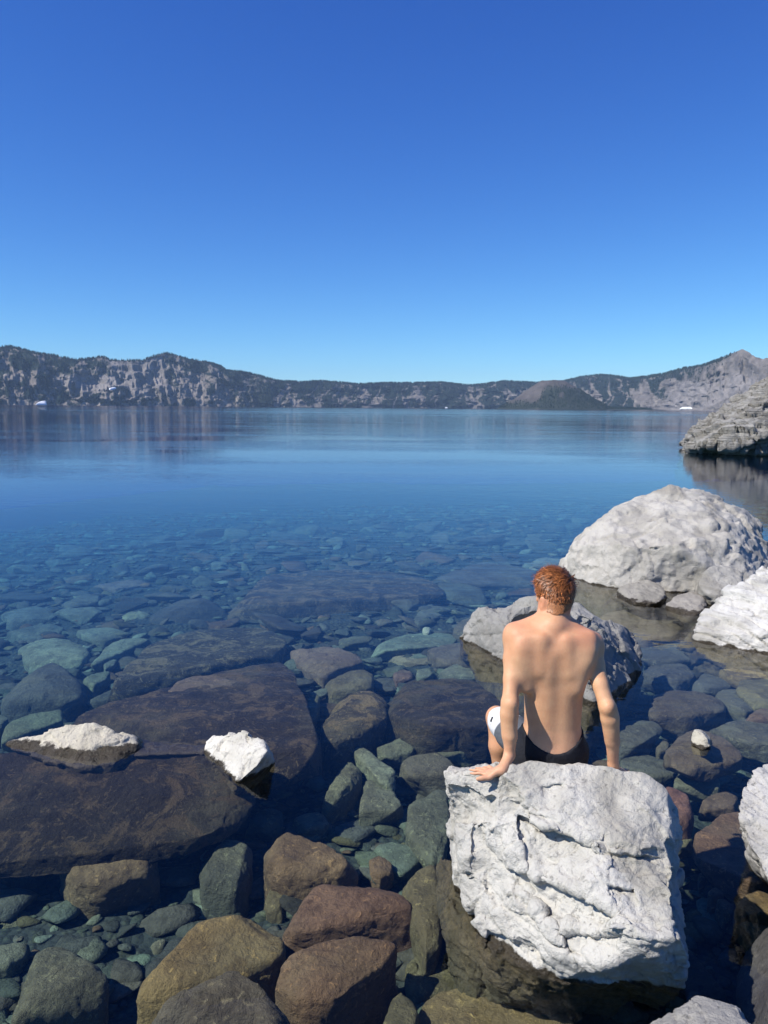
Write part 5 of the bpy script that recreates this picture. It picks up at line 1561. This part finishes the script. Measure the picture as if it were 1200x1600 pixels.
# clear the ears
earm = (np.abs(f_c + .012) < .030) & (np.abs(r_c) > .04)
hl = np.where(earm, np.maximum(hl, .006), hl)
thick = .002 + .007 * sstep(-.06, .03, u_c) + .010 * sstep(.02, .08, u_c)
lump_ = (fbm(loc * np.array([55, 70, 70]), 3, 6) * .004 + fbm(loc * 160, 2, 7) * .002) * sstep(-.06, .02, u_c)
drop = sstep(0.0, -.08, u_c)
cap = loc * (1 + (thick + lump_)[:, None] / .095)
cap[:, 1] += 0.012 * drop * backw
inside = sstep(hl - .006, hl + .004, u_c)
cap = cap * (0.90 + 0.10 * inside)[:, None]
hv = H0 + cap @ HM.T
keepf = (u_c[df] > hl[df] - .010).all(1)
nh = vert_normals(hv, df)
ids = np.where(u_c > hl + .002)[0]
pick = ids[rngh.integers(len(ids), size=14000)]
pick = pick[np.argsort(rngh.random(len(pick)))]
crown = np.array([.016, -.05, .075])
SV, SF, SC = [], [], []
o_ = 0
for i in pick:
    p = cap[i]
    away = p - crown; away /= np.linalg.norm(away) + 1e-6
    topw = float(sstep(.03, .07, p[2]))
    flow = away * (1 - .5 * topw) + np.array([-.5, .55, 0]) * topw + np.array([0, 0, -.9]) * (1 - topw) + rngh.normal(size=3) * .34
    n_l = p / np.array([.0625, .0835, .0865]) ** 2; n_l /= np.linalg.norm(n_l)
    flow -= n_l * (flow @ n_l); flow /= np.linalg.norm(flow) + 1e-6
    L = (.009 + .026 * topw + .010 * float(sstep(-.06, .03, p[2]))) * rngh.uniform(.6, 1.2)
    w = rngh.uniform(.0007, .0014)
    sd = np.cross(flow, n_l)
    lift = rngh.uniform(.10, .50) * L * (1.7 if rngh.random() < .06 else 1)
    q0 = p - n_l * .002; q1 = p + flow * L * .5 + n_l * lift; q2 = p + flow * L + n_l * lift * rngh.uniform(.3, .9)
    vs = [q0 - sd * w, q0 + sd * w, q1 + sd * w * .9, q1 - sd * w * .9, q2 + sd * w * .15, q2 - sd * w * .15]
    SV += vs
    SF += [(o_, o_ + 1, o_ + 2, o_ + 3), (o_ + 3, o_ + 2, o_ + 4, o_ + 5)]
    c = np.array([.34, .12, .036]) * rngh.choice([.35, .7, 1.0, 1.7], p=[.25, .3, .3, .15]) * rngh.uniform(.8, 1.2) * (1 + .25 * (1 - topw))
    SC += [c * .7, c * .7, c, c, c * 1.1, c * 1.1]
    o_ += 6
SV = H0 + np.array(SV) @ HM.T
# clipped hair down the nape, growing from the skin
bh = (V - H0) @ HM
nx_ = V[:, 0] - float(atY(864, 960, 3.3)[0]) - .004
bi = np.where((bh[:, 2] < .0) & (V[:, 2] > H0[2] - .060 + 7.0 * nx_ ** 2) & (V[:, 1] < H0[1] - .018) & (np.abs(bh[:, 0]) < .064) & ~((bh[:, 1] > -.040) & (np.abs(bh[:, 0]) > .045)))[0]
bn_ = quad_normals(V, Q)
NS = []
for i in bi[rngh.integers(len(bi), size=6500)]:
    n_w = bn_[i]; fl = np.array([0, 0, -1.0]) + rngh.normal(size=3) * .25
    fl -= n_w * (fl @ n_w); fl /= np.linalg.norm(fl) + 1e-6
    sd = np.cross(fl, n_w); L = rngh.uniform(.006, .012); w = rngh.uniform(.0007, .0013)
    fade = float(sstep(-.10, -.065, bh[i, 2]))
    q0 = V[i] + n_w * .0005; q1 = q0 + fl * L * .5 + n_w * .004 * (.4 + fade); q2 = q0 + fl * L + n_w * .003 * (.3 + fade)
    NS += [q0 - sd * w, q0 + sd * w, q1 + sd * w, q1 - sd * w, q2 + sd * w * .2, q2 - sd * w * .2]
    SF += [(o_, o_ + 1, o_ + 2, o_ + 3), (o_ + 3, o_ + 2, o_ + 4, o_ + 5)]
    c = np.array([.38, .155, .055]) * rngh.uniform(.5, 1.3)
    SC += [c * .7, c * .7, c, c, c * 1.1, c * 1.1]
    o_ += 6
SV = np.concatenate([SV, np.array(NS)])
# join cap and locks into the one hair mesh
capf = df[keepf]
used = np.unique(capf); re_ = np.full(len(hv), -1); re_[used] = np.arange(len(used))
bm_v = np.concatenate([hv[used], SV]) - base_p
me = bpy.data.meshes.new('hair')
me.from_pydata([tuple(x) for x in bm_v], [], [tuple(int(k) for k in q) for q in re_[capf]] + [tuple(int(k) + len(used) for k in q) for q in SF])
for p_ in me.polygons: p_.use_smooth = True
hc_ = np.concatenate([np.tile(np.array([[.18, .06, .019]]), (len(used), 1)) * (1 + .3 * vnoise(hv[used] * 150, 3)[:, None]), np.array(SC)])
vcol(me, 'cover', hc_)
t = NT('copper_hair')
at_ = t.n('ShaderNodeAttribute', attribute_name='cover')
geo_ = t.n('ShaderNodeNewGeometry')
kk = t.remap(t.noise(geo_.outputs['Position'], 220.0, 3), .3, .7, .7, 1.3)
ml = t.n('ShaderNodeVectorMath', operation='SCALE'); t.l(at_.outputs['Color'], ml.inputs[0]); t.l(kk, ml.inputs['Scale'])
t.principled(ml.outputs[0], 0.42, None, 0.45)
link('hair', me, t.m, parent=person, label='short copper-red hair, longer on top')
# ------------------------------------------------------------------ thin air over the lake
t = NT('thin_haze')
pv = t.n('ShaderNodeVolumePrincipled')
pv.inputs['Color'].default_value = (0.50, 0.72, 1.0, 1)
pv.inputs['Density'].default_value = 3.0e-5
pv.inputs['Anisotropy'].default_value = 0.0
t.l(pv.outputs[0], t.out.inputs['Volume'])
link('haze', box_mesh('haze', (-16500, -3200, -175), (16500, 16500, 720)), t.m, kind='stuff', label='thin blue haze over the far side of the lake', cat='haze')
